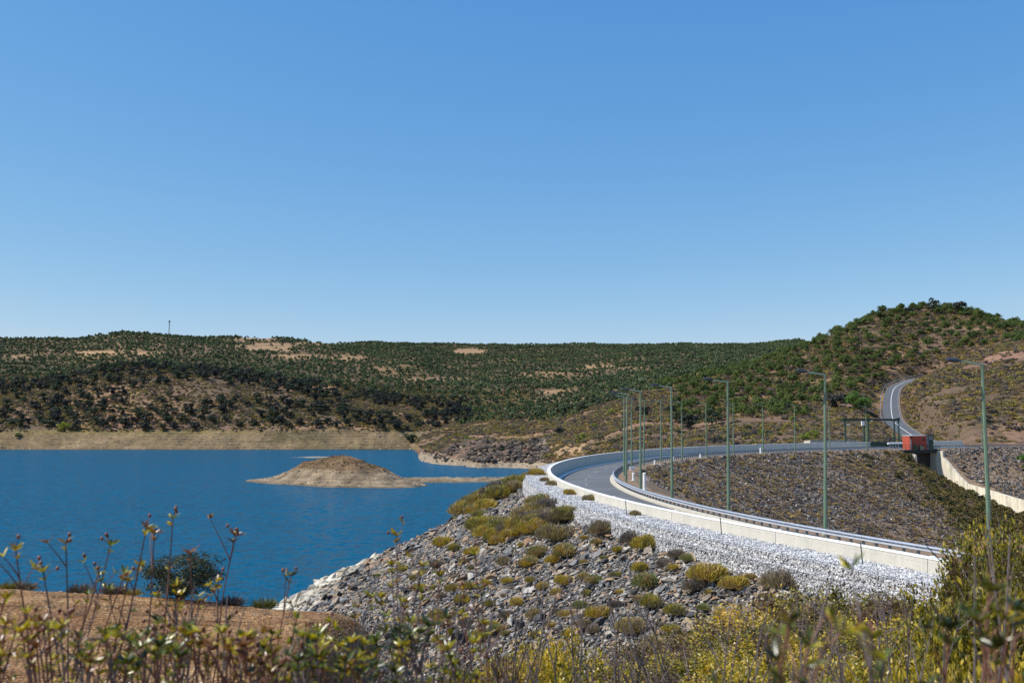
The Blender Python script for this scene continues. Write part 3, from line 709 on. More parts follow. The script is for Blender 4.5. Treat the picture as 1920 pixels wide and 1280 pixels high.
# ------------------------------------------------------------------ riprap
RK = [rock_me('stone', M['rock'], 1, random.uniform(.6, .95), random.uniform(.25, .55)) for i in range(9)]
rcol = proto_collection('rock_kinds', RK)
rub = proto_collection('rubble_kinds', [rock_me('stone', M['rubble'], 1, random.uniform(.6, .95), random.uniform(.35, .6)) for i in range(6)])
gcol = proto_collection('gabion_kinds', [rock_me('stone', M['gabion'], 1, random.uniform(.7, .95), random.uniform(.5, .75), 9) for i in range(6)])
bcol = proto_collection('beach_kinds', [rock_me('stone', M['beachrock'], 1, random.uniform(.6, .9), random.uniform(.3, .5)) for i in range(5)])
def slope_pts(n, s0, s1, o0, o1, fz, bias=1.0):
    s = s0+(s1-s0)*RS.uniform(0, 1, n)**bias; o = RS.uniform(o0, o1, n)
    return s, o
def up_z(s, o):
    b = np.interp(s, [-12, 5, 30, 55, 120], [-.6, -.15, -.1, -.6, -.6]); return np.where(o < OW+GW+.5, b-.35+(OW+GW+.5-o)*.15, b-.35-(o-OW-GW-.5)*.5)
n = 46000
s = np.concatenate([RS.uniform(-18, 118, 80000), RS.uniform(-5, 55, 60000)]); o = RS.uniform(OW+GW+.2, OW+GW+27, len(s))
P = Cv(s, o, up_z(s, o))
ok = near_z(P[:, 0], P[:, 1]) < P[:, 2]+.4
uu, vv = pix(P[:, 0], P[:, 1], P[:, 2]); ok &= (uu > -50)*(uu < 2000)*(vv < 1330)
s, o, P, uu, vv = s[ok], o[ok], P[ok], uu[ok], vv[ok]
big = RS.uniform(0, 1, len(s))
low = sstep(12, 26, o-OW-GW)
size = (.12+.13*big**3+.20*(big > .988)+low*(.10+.55*(RS.uniform(0, 1, len(s)) > .965)))*np.interp(s, [-18, 20, 60, 118], [.85, 1, 1.3, 1.7])
tl = -.463
hd = np.interp(s, _S, _hh)
rz = RS.uniform(0, 6.28, len(s))
# tilt with the slope: rotate about the dam axis
rot = np.zeros((len(s), 3))
for i in range(len(s)):
    ax = (math.cos(hd[i]), math.sin(hd[i]), 0)
    q = Matrix.Rotation(.463+random.gauss(0, .28), 3, Vector((-ax[0], -ax[1], 0))) @ Matrix.Rotation(random.gauss(0, .25), 3, 'X') @ Matrix.Rotation(rz[i], 3, 'Z')
    e = q.to_euler(); rot[i] = (e.x, e.y, e.z)
scl = np.stack([size*RS.uniform(.9, 1.5, len(s)), size*RS.uniform(.7, 1.1, len(s)), size*RS.uniform(.7, 1.2, len(s))], 1)*1.55
P[:, 2] += size*RS.uniform(-.1, .7, len(s))
pid = RS.randint(0, len(RK), len(s))
dist = np.linalg.norm(P, axis=1); appar = size/dist
vis = (vv < 1240-np.clip(uu-900, 0, 700)*.12)*(uu > 560)
order = np.argsort(-appar*vis); top = order[:300]; rest = order[300:]
for i in top:
    ob = bpy.data.objects.new('stone', RK[pid[i]]); COL.objects.link(ob); ob.location = P[i]; ob.rotation_euler = rot[i]; ob.scale = scl[i]; child(ob, emb)
child(scatter('riprap', P[rest], rot[rest], scl[rest], pid[rest], rcol), emb)
# downstream face: rubble
n = 42000
s = np.concatenate([RS.uniform(70, SL-1, int(n*.72)), RS.uniform(SR+1.5, 255, int(n*.28))]); o = -RS.uniform(1.2, 36, len(s))
Pd = Cv(s, o, dz_dn(s, o)); dens = fbm(s/9, o/9, 201)
keep = (dens+.30*RS.normal(size=len(s)) > -.22)*((s < 172)+(s > SR)+(-o < (194-s)*1.3) > 0); Pd = Pd[keep]; m_ = len(Pd); sz = (.15+.26*RS.uniform(0, 1, m_)**2)*np.where(s[keep] > SR, 1.3, 1)
rr = rrot(m_, 1.2); child(scatter('rubble', Pd+np.array([0, 0, .05]), rr, np.stack([sz*2, sz*1.5, sz*1.5], 1), RS.randint(0, 6, m_), rub), emb)

# ------------------------------------------------------------------ gabions
gab = empty('gabion_wall', C(60, OW+1, 0), 0, 'white stone gabion wall below the outer side of the parapet', 'gabion wall')
def gprof(s):
    b = gb(s); m_ = GT-.32*(GT-b)-.1
    return [(OW+.18, GT-.07), (OW+GW-.05, GT-.07), (OW+GW-.05, m_), (OW+GW+.2, m_-.02), (OW+GW+.25, b-.4), (OW+.18, b-.4)]
child(loft('core', gprof, -23, 140, 1.5, M['gabbed'], closed=True), gab)
pts = []; 
def gp(s, k, t):
    b = gb(s); m_ = GT-.32*(GT-b)-.1
    if k == 0: return OW+.2+t*(GW-.2), GT
    if k == 1: return OW+GW+.0, GT-t*(GT-m_)
    if k == 2: return OW+GW+.0+.25*t, m_+.0
    return OW+GW+.26, m_-t*(m_-b+.35)
ng = 95000
ss_ = -20+135*RS.uniform(0, 1, ng)**1.25; kk_ = RS.choice(4, ng, p=[.60, .14, .05, .21]); tt_ = RS.uniform(0, 1, ng)
oz = np.array([gp(a, b, c) for a, b, c in zip(ss_, kk_, tt_)])
Pg = Cv(ss_, oz[:, 0], oz[:, 1]); sz = RS.uniform(.055, .115, ng)*np.interp(ss_, [-20, 40, 110], [1, 1.15, 1.6])
Pg[:, 2] += RS.uniform(-.04, .03, ng)
rg = rrot(ng, 3.1); sg = np.stack([sz*1.5, sz*1.25, sz*1.1], 1); pg = RS.randint(0, 6, ng)
uu, vv = pix(Pg[:, 0], Pg[:, 1], Pg[:, 2])
vis = (uu < 1700)*(uu > 1000)*(kk_ != 2)
order = np.argsort(-(sz/np.linalg.norm(Pg, axis=1))*vis)
gm = [o.data for o in gcol.objects]
for i in order[:300]:
    ob = bpy.data.objects.new('stone', gm[pg[i]]); COL.objects.link(ob); ob.location = Pg[i]; ob.rotation_euler = rg[i]; ob.scale = sg[i]; child(ob, gab)
child(scatter('stones', Pg[order[300:]], rg[order[300:]], sg[order[300:]], pg[order[300:]], gcol), gab)
wr = MB()
for s0 in np.arange(-20, 110, 2.0):
    b = gb(s0); m_ = GT-.32*(GT-b)-.1
    wr.tube([C(s0, OW+.3, GT+.09), C(s0, OW+GW+.1, GT+.09), C(s0, OW+GW+.12, m_), C(s0, OW+GW+.4, m_-.02), C(s0, OW+GW+.42, b-.4)], .006, 3, False)
for (of, zf) in ((OW+GW+.1, lambda s: GT+.09), (OW+GW+.42, lambda s: GT-.32*(GT-gb(s))-.1)):
    wr.tube([C(s, of, zf(s)) for s in np.arange(-20, 110, 1.0)], .009, 3, False)
child(wr.build('wire_frame', M['wire']), gab)
for (s0, oo) in ((8, .9), (-2.2, 1.1), (18, 1.3)):
    mm = MB(); mm.tube([C(s0, OW+oo, GT), C(s0+.05, OW+oo+.04, GT+.9)], .025, 5)
    tag(mm.build('metal_stake', M['wire']), {8: 'thin dark stake in the middle stretch of white gabions', -2.2: 'thin dark stake in the gabions nearest the right-hand bush', 18: 'thin dark stake in the gabions left of the others'}[s0], 'stake')

# ------------------------------------------------------------------ guardrails
def rail_prof(o, z0, hgt=.34, d=.05):
    a = []
    for t, x in ((0, .0), (.08, .07), (.20, .10), (.30, .07), (.42, 0), (.58, .0), (.70, .07), (.80, .10), (.92, .07), (1, .0)): a.append((o+x, z0+hgt*t))
    return a+[(o+x-.012, z) for (x, z) in [(q[0]-o, q[1]) for q in a[::-1]]]
def guard(name, s0, s1, label, o=1.12):
    g = empty(name, C((s0+s1)/2, o, 0), 0, label, 'guardrail')
    s = s0
    while s < s1-.1:
        e = min(s+4.0, s1)
        r = loft('rail_beam', rail_prof(o, .25, .29), s, e+.06, 1.0, M['galv'], closed=True, smooth=False); child(r, g); s = e
    first = None
    for sp in np.arange(s0+.5, s1, .95):
        h = head(sp); p = C(sp, o-.13, 0)
        if first is None:
            m1 = MB(); m1.box(-.06, .06, -.05, .05, -.05, .52); first = m1.me('post', M['galvd']); m2 = MB(); m2.box(-.07, .07, .05, .13, .24, .48); sp_m = m2.me('spacer', M['galvd'])
        po = link('post', first); po.location = p; po.rotation_euler = (0, 0, h); child(po, g)
        if sp < 60: pc = link('spacer', sp_m, po)
    return g
guard('guardrail', -4.8, 192.8, 'galvanised steel guardrail curving along the inner edge of the dam road')
guard('guardrail', 203.6, 262, 'straight far guardrail to the right of the red building')
# near end: the beam turns down into the ground
m_ = MB(); pr = [C(-4.8, 1.12, .2), C(-6.5, 1.12, -.05)]
# ------------------------------------------------------------------ street lamps
def lamp_meshes():
    p = MB(); p.tube([(0, 0, .0), (0, 0, 3.0)], [.125, .108], 8); a = p.me('pole', M['lampgreen'])
    p = MB(); p.tube([(0, 0, 3.0), (0, 0, H_P)], [.100, .068], 8); b = p.me('pole_upper', M['lampgreen'])
    p = MB(); p.tube([(0, 0, 2.9), (0, 0, 3.06)], [.118, .118], 8); c = p.me('collar', M['lampgreen'])
    p = MB(); p.tube([(.06, 0, H_P-.03), (-1.02, 0, H_P+.11)], [.05, .045], 6); d = p.me('arm', M['armgreen'])
    p = MB(); R = Matrix.Rotation(.13, 4, 'Y')
    pts = [(-.0, .05, .05), (-.12, .10, .10), (-.40, .15, .13), (-.62, .13, .095), (-.72, .05, .04)]
    V = []; 
    for x, wy, hz_ in pts:
        for k in range(8):
            an = 2*math.pi*k/8+math.pi/8; V.append(Vector((x, wy*math.cos(an)*1.08, hz_*math.sin(an)*(1.0 if math.sin(an) > 0 else .55))))
    fs = [(i*8+k, i*8+(k+1) % 8, (i+1)*8+(k+1) % 8, (i+1)*8+k) for i in range(4) for k in range(8)]+[tuple(range(8))[::-1], tuple(32+k for k in range(8))]
    T = Matrix.Translation((-1.0, 0, H_P+.11)) @ R
    p.add([T @ v for v in V], fs); e = p.me('lamp_head', M['headdark'])
    p = MB(); V = [T @ Vector((x, wy*math.cos(2*math.pi*k/8), -.045-.06*abs(math.sin(math.pi*j/3)) if True else 0)) for j, (x, wy) in enumerate(((-.36, .03), (-.42, .08), (-.56, .07), (-.62, .02))) for k in range(8)]
    p.add(V, [(i*8+k, i*8+(k+1) % 8, (i+1)*8+(k+1) % 8, (i+1)*8+k) for i in range(3) for k in range(8)]); f = p.me('lens', M['lens'])
    p = MB(); p.box(-.2, .2, -.2, .2, 0, .03); p.box(-.17, .17, -.17, .17, -.25, 0); g = p.me('base_plate', M['kerb'])
    p = MB(); p.box(-.055, .055, -.112, -.09, .5, .85); h = p.me('access_door', M['lampgreen'])
    return [('pole', a), ('pole', b), ('collar', c), ('arm', d), ('lamp_head', e), ('base_plate', g), ('access_door', h)], f
LM, LENS = lamp_meshes()
LLAB = ['tallest green lamp post, rightmost, rising behind the yellow bush', 'second tallest green lamp post, standing left of the spillway', 'green lamp post in front of the pines, third tallest', 'green lamp post with its foot behind the guardrail, fourth tallest',
 'green lamp post rising next to the tall white marker pipe', 'lamp post at the tip of the bend beside a short white bollard', 'leftmost lamp post at the tip of the road bend', 'lamp post standing on a white box just past the bend',
 'first thin lamp post on the far side of the bend', 'second thin lamp post past the bend, on the far rail', 'thin lamp post right behind the fourth tallest one', 'thin far lamp post midway between two tall near ones', 'thin far lamp post just right of the third tallest lamp',
 'thin far lamp post right of the lone white marker on the far rail', 'far lamp post in front of the pale green shrub', 'far lamp post just right of the second tallest lamp', 'far lamp post in front of the green gantry', None, None, 'lone far lamp post right of the red building']
LEAN = {0: (-.4, 0), 1: (1.2, 0), 2: (.55, 0), 3: (.3, 0), 4: (.5, 0), 5: (1.3, 0), 6: (.5, 0), 8: (1.4, 0), 9: (.6, 0), 16: (.5, 0)}
for i, lab in enumerate(LLAB):
    if not lab: continue
    p = C(i*SP, 0 if i != 7 else -.1, 0)
    r = empty('street_lamp', p, random.uniform(-.12, .12), lab, 'street lamp', 'lamp posts along the inner edge of the dam crest')
    r.rotation_euler.y = math.radians(LEAN.get(i, (.3, 0))[0])
    if i == 19: r.scale = (1, 1, .96)
    for nm, me in LM:
        o = link(nm, me, r)
        if nm == 'lamp_head': link('lens', LENS, o)

# white marker bollards on the inner verge
def marker(s, o, h, r, label, dz=0, box=False):
    e = empty('marker_post', C(s, o, dz), 0, label, 'marker post', 'white markers on the inner verge')
    m = MB()
    if box: m.box(-r, r, -r, r, -.6, h)
    else: m.tube([(0, 0, -.5), (0, 0, h)], r, 10)
    m.build('shaft', M['white'], e)
    m = MB()
    if box: m.box(-r-.04, r+.04, -r-.04, r+.04, h, h+.05)
    else: m.tube([(0, 0, h), (0, 0, h+.06)], [r*1.12, r*.7], 10)
    m.build('cap', M['white'], e)
    m = MB(); m.box(-.3, .3, -.3, .3, -.5, .03); m.build('footing', M['kerb'], e)
marker(60, -.9, .75, .13, 'short white bollard at the tip of the bend')
marker(46.5, -.45, 1.5, .15, 'tall white marker pipe beside the fifth lamp post')
marker(80.7, -.15, .35, .28, 'white box under the lamp post past the bend', 0, True)
marker(96.5, -.7, .55, .12, 'small white post, leftmost on the far rail')
marker(108.5, -.6, .55, .16, 'small white post, second on the far rail')
marker(122.3, -.6, .55, .15, 'small white post, third on the far rail')
marker(147.3, -.8, 1.0, .17, 'taller lone white post on the far rail')
for (s0, o0, lab) in ((50, -3.6, 'small green post nearest the bend on the inner slope'), (41, -6.5, 'small dark green post lower down the inner slope')):
    m = MB(); m.tube([(0, 0, -.4), (0, 0, .8)], .09, 6); e = m.build('green_post', M['gantry']); e.location = C(s0, o0, -.1-(-1.5-o0)*.5)
    tag(e, lab, 'post')
# ------------------------------------------------------------------ spillway
sp = empty('spillway_chute', C((SL+SR)/2, -6, 0), 0, 'pale concrete spillway chute running down beside the dam under the road', 'spillway')
def fan(name, s0, s1, offs, tops, bots, mat):
    h = head((SL+SR)/2)
    base = C((SL+SR)/2, 0, 0); t = Vector((math.cos(h), math.sin(h), 0)); n_ = Vector((-math.sin(h), math.cos(h), 0))
    sc_ = (SL+SR)/2
    V = []
    for o_, a, b in zip(offs, tops, bots):
        for (ds, z) in ((s0-sc_, b), (s0-sc_, a), (s1-sc_, a), (s1-sc_, b)):
            V.append(base+t*ds+n_*o_+Vector((0, 0, z)))
    Fc = []
    for i in range(len(offs)-1):
        for j in range(4): Fc.append((i*4+j, i*4+(j+1) % 4, (i+1)*4+(j+1) % 4, (i+1)*4+j))
    Fc += [(3, 2, 1, 0), tuple(len(offs)*4-4+j for j in range(4))]
    o = link(name, mesh(name, V, Fc, mat)); return child(o, sp)
ro = [1, -2, -4.0, -4.05, -6, -8, -10, -13, -20, -26, -34, -45]
fan('side_wall', SR, SR+.6, ro, [-.35, -.35, -.45, -1.7, -3.6, -5.5, -7.0, -7.6, -8.9, -10.1, -12, -14], [-9, -9, -10, -10, -10.5, -11, -11.7, -12.6, -14.4, -16, -18, -20], M['chute'])
lo = [1, -2, -3.4, -3.5, -6, -8, -11, -15, -20, -25, -34, -45]
fan('side_wall', SL-.5, SL, lo, [-.7, -.8, -1.2, -3.0, -4.0, -4.9, -6.0, -7.4, -9.0, -10.3, -13, -16], [-9, -9, -9.5, -9.5, -10.5, -11, -12, -13, -14.4, -16, -18, -20], M['chute'])
fan('floor', SL, SR, [6, -2, -10, -20, -34, -45], [-7.5, -8, -11, -13.8, -17, -19], [-9, -9.5, -12, -15, -18, -20], M['chute'])
fan('gate_wall', SL+.02, SR-.02, [-.4, -.6], [-.7, -.7], [-8.6, -8.6], M['black'])  # near-black colour paints the deep shade under the bridge onto this wall
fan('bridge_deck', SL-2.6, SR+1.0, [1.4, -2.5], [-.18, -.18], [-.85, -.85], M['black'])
fan('pier', SL-1.6, SL-1.2, [-2.0, -2.4], [-.9, -.9], [-3.0, -3.0], M['chute'])

# red control building on the bridge
bx = C(198.5, -.95, -.18)
bd = empty('control_building', bx, math.radians(14), 'small red flat-roofed control building on the spillway bridge', 'building'); bd.scale = (.95, .95, .95)
m = MB(); m.box(-3.15, 1.15, -1.3, 1.3, 0, 3.1); m.build('wall', M['red'], bd)
m = MB(); m.box(-3.25, 1.2, -1.4, 1.4, 3.1, 3.2); rf = m.build('roof', M['roofw'], bd)
m = MB(); m.box(.1-.0, .75, -1.335, -1.296, 1.95, 2.5); wf = m.build('window', M['glass'], bd)
m = MB(); m.box(.02, .83, -1.36, -1.33, 1.86, 1.95); m.box(.02, .83, -1.345, -1.33, 2.5, 2.56); m.build('window_frame', M['red'], wf)
m = MB(); m.box(1.2, 3.0, -1.2, 1.2, 0, 3.05); m.build('grey_annexe', M['doorg'], bd)
m = MB(); m.box(1.15, 3.1, -1.3, 1.3, 3.05, 3.2); m.build('annexe_roof', M['gantry'], bd)
for x in (1.22, 1.85, 2.95):
    m = MB(); m.box(x-.05, x+.05, -1.26, -1.203, 0, 3.0); m.build('door_frame', M['gantry'], bd)
m = MB(); m.box(1.95, 2.85, -1.225, -1.203, .05, 2.2); dr = m.build('door', M['gantry'], bd)
m = MB(); m.box(2.7, 2.76, -1.27, -1.226, 1.0, 1.2); m.build('handle', M['galv'], dr)
m = MB(); m.box(-3.0, -2.8, -1.33, -1.303, .1, 2.4); m.build('pipe_trim', M['roofw'], bd)
m = MB(); m.tube([(-2.7, -1.38, 2.5), (-2.7, -1.38, 2.95)], .09, 6); m.build('wall_lamp', M['gantry'], bd)
m = MB(); m.box(-.75, -.35, -1.75, -1.4, 0, .9); m.box(-.25, .15, -1.7, -1.35, 0, .75); m.build('cabinet', M['lampgreen'], bd)
m = MB(); m.add([Vector((-2.35, -1.7, .0)), Vector((-1.0, -1.7, .0)), Vector((-2.2, -1.7, 1.6)), Vector((-2.35, -1.6, .0)), Vector((-1.0, -1.6, .0)), Vector((-2.2, -1.6, 1.6))], [(0, 1, 2), (3, 5, 4), (0, 2, 5, 3), (1, 4, 5, 2), (0, 3, 4, 1)])
o = m.build('shadow_triangle', M['gantry'], bd)  # dark triangular piece added as the shadow cast on the red wall
# green railing in front of the building
rl = empty('bridge_railing', C(197, -2.4, -.18), 0, 'thin dark green railing along the bridge edge in front of the red building', 'railing')
m = MB()
for z in (.55, 1.05): m.tube([C(s, -2.4, z-.18)-rl.location for s in (192, 195, 198, 201, 203)], .03, 5)
m.build('rail', M['gantry'], rl)
for s in np.arange(192, 203.1, 1.1):
    m = MB(); q = C(s, -2.4, -.18)-rl.location; m.tube([q, q+Vector((0, 0, 1.05))], .03, 5); m.build('post', M['gantry'], rl)

# gantry
def gpt(u, o=10.5):
    ss = np.arange(180, 215, .1); P = Cv(ss, o, 0); uu, _ = pix(P[:, 0], P[:, 1], P[:, 2]); return float(np.interp(u, uu, ss))
gn = empty('hoist_gantry', C(gpt(1636), 10.5, 0), 0, 'dark green steel hoist gantry with three posts behind the parapet', 'gantry')
gs_ = [gpt(1586), gpt(1629), gpt(1686)]
zb = 6.3
for sg_ in gs_:
    for do in (0, 1.3) if sg_ != gs_[0] else (0,):
        m = MB(); q = C(sg_, 10.5+do, 0)-gn.location; m.box(-.13, .13, -.13, .13, -2.0, zb, Matrix.Translation(q) @ Matrix.Rotation(head(sg_), 4, 'Z')); po = m.build('post', M['gantry'], gn)
    m = MB(); m.box(-.32, .32, -.3, .3, zb, zb+.3, Matrix.Translation(C(sg_, 10.5, 0)-gn.location) @ Matrix.Rotation(head(sg_), 4, 'Z')); m.build('post_head', M['gantry'], gn)
m = MB(); a = C(gs_[0]-.7, 10.5, zb-.35)-gn.location; b = C(gs_[2]+.4, 10.5, zb-.35)-gn.location
dd = (b-a); an = math.atan2(dd.y, dd.x)
m.box(0, dd.length, -.15, .15, 0, .14, Matrix.Translation(a) @ Matrix.Rotation(an, 4, 'Z')); m.box(0, dd.length, -.03, .03, .14, .36, Matrix.Translation(a) @ Matrix.Rotation(an, 4, 'Z')); m.box(0, dd.length, -.15, .15, .36, .48, Matrix.Translation(a) @ Matrix.Rotation(an, 4, 'Z'))
m.build('beam', M['gantry'], gn)
m = MB(); q = C(gpt(1619), 10.5, zb-1.35)-gn.location; m.box(-.3, .3, -.25, .25, 0, .95, Matrix.Translation(q)); hst = m.build('hoist', M['white'], gn)
for (u, z, sx) in ((1590, zb-1.25, .3), (1582, zb-1.2, -.2), (1682, zb-1.3, -.35), (1690, zb-1.3, .3), (1633, zb-.5, .2)):
    m = MB(); q = C(gpt(u), 10.2, z)-gn.location; m.box(-.24, .24, -.12, .12, 0, .24, Matrix.Translation(q) @ Matrix.Rotation(.3, 4, 'X')); m.tube([q+Vector((0, .1, .1)), q+Vector((-.4*np.sign(sx), .3, .1))], .03, 4); m.build('floodlight', M['white'] if u != 1582 else M['headdark'], gn)
# deck under the gantry, white pipe, green barrier and mesh fences
tag(loft('intake_deck', [(8.2, -.1), (14.5, -.1), (14.5, -2.5), (8.2, -2.5)], 182, 206, 2, M['kerb'], closed=True), 'concrete intake deck under the green gantry', 'deck')
fn = empty('mesh_fence', C(198, 9.6, 0), 0, 'green wire mesh fence panels under the gantry', 'fence')
for s in np.arange(gpt(1588), gpt(1700), 1.6):
    m = MB(); a = C(s, 9.6, 0)-fn.location; b = C(s+1.6, 9.6, 0)-fn.location
    m.tube([a, a+Vector((0, 0, 2.3))], .045, 5); m.build('post', M['gantry'], fn)
    m = MB()
    for k in range(9): m.tube([a.lerp(b, k/8), a.lerp(b, k/8)+Vector((0, 0, 2.2))], .012, 3, False)
    for z in (.1, .8, 1.5, 2.2): m.tube([a+Vector((0, 0, z)), b+Vector((0, 0, z))], .015, 3, False)
    m.build('mesh_panel', M['gantry'], fn)
br = empty('green_barrier', C(198, 7.3, 0), 0, 'low dark green panel barrier on the road edge left of the building', 'barrier')
for s in np.arange(gpt(1633, 7.4), gpt(1702, 7.4), 1.5):
    m = MB(); a = C(s, 7.35, 0)-br.location; an = head(s); m.box(0, 1.45, -.04, .04, .1, 1.36, Matrix.Translation(a) @ Matrix.Rotation(an, 4, 'Z')); m.build('panel', M['gantry'], br)
m = MB(); m.tube([C(s, 6.6, .95+.0*s) for s in np.arange(gpt(1665, 6.6), gpt(1700, 6.6), .6)], .22, 8); tag(m.build('white_pipe', M['white']), 'white horizontal pipe in front of the green barrier', 'pipe')
m = MB()
for s in np.arange(gpt(1668, 6.6), gpt(1688, 6.6), .8): m.tube([C(s, 6.4, -.1), C(s, 6.4, .6)], .1, 6)
tag(m.build('pipe_stand', M['white']), 'row of short white feet under the white pipe', 'stand')
fr = empty('mesh_fence', C(206, 8.6, 0), 0, 'green mesh fence standing right of the red building', 'fence')
for s in np.arange(203.3, 210, 1.6):
    m = MB(); a = C(s, 8.6, 0)-fr.location; b = C(s+1.6, 8.6, 0)-fr.location
    m.tube([a, a+Vector((0, 0, 2.3))], .045, 5); m.build('post', M['gantry'], fr)
    m = MB()
    for k in range(9): m.tube([a.lerp(b, k/8), a.lerp(b, k/8)+Vector((0, 0, 2.2))], .012, 3, False)
    for z in (.1, 1.1, 2.2): m.tube([a+Vector((0, 0, z)), b+Vector((0, 0, z))], .015, 3, False)
    m.build('mesh_panel', M['gantry'], fr)

# ------------------------------------------------------------------ hill road
def ribbon(name, Pc, o0, o1, dz, mat, **kw):
    V = []; n = len(Pc)
    for i, p in enumerate(Pc):
        d = (Pc[min(i+1, n-1)]-Pc[max(i-1, 0)]); d.z = 0; d.normalize(); nn = Vector((-d.y, d.x, 0))
        V += [p+nn*o0+Vector((0, 0, dz)), p+nn*o1+Vector((0, 0, dz))]
    return link(name, mesh(name, V, [(2*i, 2*i+1, 2*i+3, 2*i+2) for i in range(n-1)], mat))
tag(ribbon('hill_road', RC[3:], -3.1, 3.1, 0, M['asphalt2']), kind='structure')
tag(ribbon('hill_road_marking', RC[8:], -.09, .09, .012, M['coping']), kind='structure')
tag(ribbon('hill_road_marking', RC[8:], -2.75, -2.62, .012, M['paint']), kind='structure')
tag(ribbon('hill_road_shoulder', RC[4:], -3.5, -3.1, -.02, M['facebed']), kind='structure')
hg = empty('guardrail', RC[70], 0, 'guardrail along the outer left edge of the hill road', 'guardrail')
hp = RC[60:]; V = []
for i in range(len(hp)-1):
    a, b = hp[i], hp[i+1]; d = (b-a); d.z = 0; d.normalize(); nn = Vector((-d.y, d.x, 0))*3.9
    m = MB(); V4 = [a+nn, b+nn]
    m.add([V4[0]+Vector((0, 0, .75))-hg.location, V4[1]+Vector((0, 0, .75))-hg.location, V4[1]+Vector((0, 0, 1.15))-hg.location, V4[0]+Vector((0, 0, 1.15))-hg.location,
           V4[0]+nn*.02+Vector((0, 0, .75))-hg.location, V4[1]+nn*.02+Vector((0, 0, .75))-hg.location, V4[1]+nn*.02+Vector((0, 0, 1.15))-hg.location, V4[0]+nn*.02+Vector((0, 0, 1.15))-hg.location],
          [(0, 1, 2, 3), (7, 6, 5, 4), (3, 2, 6, 7), (0, 4, 5, 1)])
    m.build('rail_beam', M['galv'], hg)
    if i % 2 == 0:
        m = MB(); q = a+nn*1.03-hg.location; m.tube([q+Vector((0, 0, -.3)), q+Vector((0, 0, 1.1))], .09, 4); m.build('post', M['galvd'], hg)

# ------------------------------------------------------------------ mast on the skyline
zt = float(terr(np.array([at(317, 630, 1165).x]), np.array([1165.]))[0])
mp = Vector((at(317, 630, 1165).x, 1165, zt-1)); ms = empty('radio_mast', mp, 0, 'thin lattice radio mast on the left skyline', 'mast')
m = MB()
for k in range(3):
    a = 2*math.pi*k/3; m.tube([(1.1*math.cos(a), 1.1*math.sin(a), 0), (.45*math.cos(a), .45*math.sin(a), 20)], .16, 4)
m.build('leg', M['galvd'], ms)
m = MB()
for j in range(10):
    r0 = 1.1-.065*j; z0 = j*2
    for k in range(3):
        a = 2*math.pi*k/3; b = 2*math.pi*(k+1)/3; m.tube([(r0*math.cos(a), r0*math.sin(a), z0), (r0*math.cos(b), r0*math.sin(b), z0+2)], .07, 3)
m.build('bracing', M['galvd'], ms)
for (x, z) in ((-.8, 18.6), (.8, 19.0), (0, 20)):
    m = MB(); m.box(x-.35, x+.35, -.3, .3, z-.8, z+.9); m.build('antenna', M['doorg'], ms)

# ------------------------------------------------------------------ trees
def sample(n, u0, u1, y0, y1):
    Y = np.sqrt(RS.uniform(y0**2, y1**2, n)); u = RS.uniform(u0, u1, n); X = (u-960)/F_PX*Y
    return X, Y, terr(X, Y)
def thin(X, Y, r):
    r = np.broadcast_to(r, X.shape); cell = {}; keep = []
    for i in range(len(X)):
        c = (int(X[i]//4), int(Y[i]//4)); good = True; R_ = r[i]; k = int(R_//4)+1
        for a in range(c[0]-k, c[0]+k+1):
            for b in range(c[1]-k, c[1]+k+1):
                for j in cell.get((a, b), ()):
                    if (X[i]-X[j])**2+(Y[i]-Y[j])**2 < R_*R_: good = False; break
                if not good: break
            if not good: break
        if good: keep.append(i); cell.setdefault(c, []).append(i)
    return np.array(keep)
PINES = [crown_me('crown', M['pine'], 1, .85, 18, 1100, .080, 1, 0) for _ in range(6)]
OAKS = [crown_me('crown', M['oak'], 1, .7, 13, 800, .10, 0, .45) for _ in range(5)]
def trunk_me(name, h, r, limbs=4):
    m = MB(); m.tube([(0, 0, -.6), (.03, .02, h*.5), (0, 0, h)], [r*1.3, r, r*.7], 6)
    for k in range(limbs):
        a = 6.28*k/limbs+random.random(); m.tube([(0, 0, h*.75), (math.cos(a)*.35, math.sin(a)*.35, h+.15), (math.cos(a)*.6, math.sin(a)*.6, h+.4)], [r*.6, r*.4, r*.15], 4)
    return m.me(name, M['bark'])
PT = [trunk_me('trunk', .62, .05) for _ in range(2)]; OT = [trunk_me('trunk', .3, .06) for _ in range(2)]
def near_road(X, Y, r=8):
    d = np.full(len(X), 1e9)
    for q in RCA: d = np.minimum(d, (X-q[0])**2+(Y-q[1])**2)
    return d < r*r
def put_tree(name, x, y, z, R_, crown, trunk, lift, label, cat, group, hz=1.0):
    r = empty(name, (x, y, z), random.uniform(0, 6.28), label, cat, group); r.scale = (R_, R_, R_*hz)
    c = link('crown', crown, r); c.location = (0, 0, lift); link('trunk', trunk, r); return r
X, Y, Z = sample(9000, 1185, 2010, 330, 640); dp, dk, df, clr, u, v = grow(X, Y, Z)
k = (RS.uniform(0, 1, len(X)) < dp)*(~near_road(X, Y, 10)); X, Y, Z, u, v = X[k], Y[k], Z[k], u[k], v[k]
k = thin(X, Y, 4.7+2.6*RS.uniform(0, 1, len(X))**2); X, Y, Z, u, v = X[k], Y[k], Z[k], u[k], v[k]
print('pines', len(X))
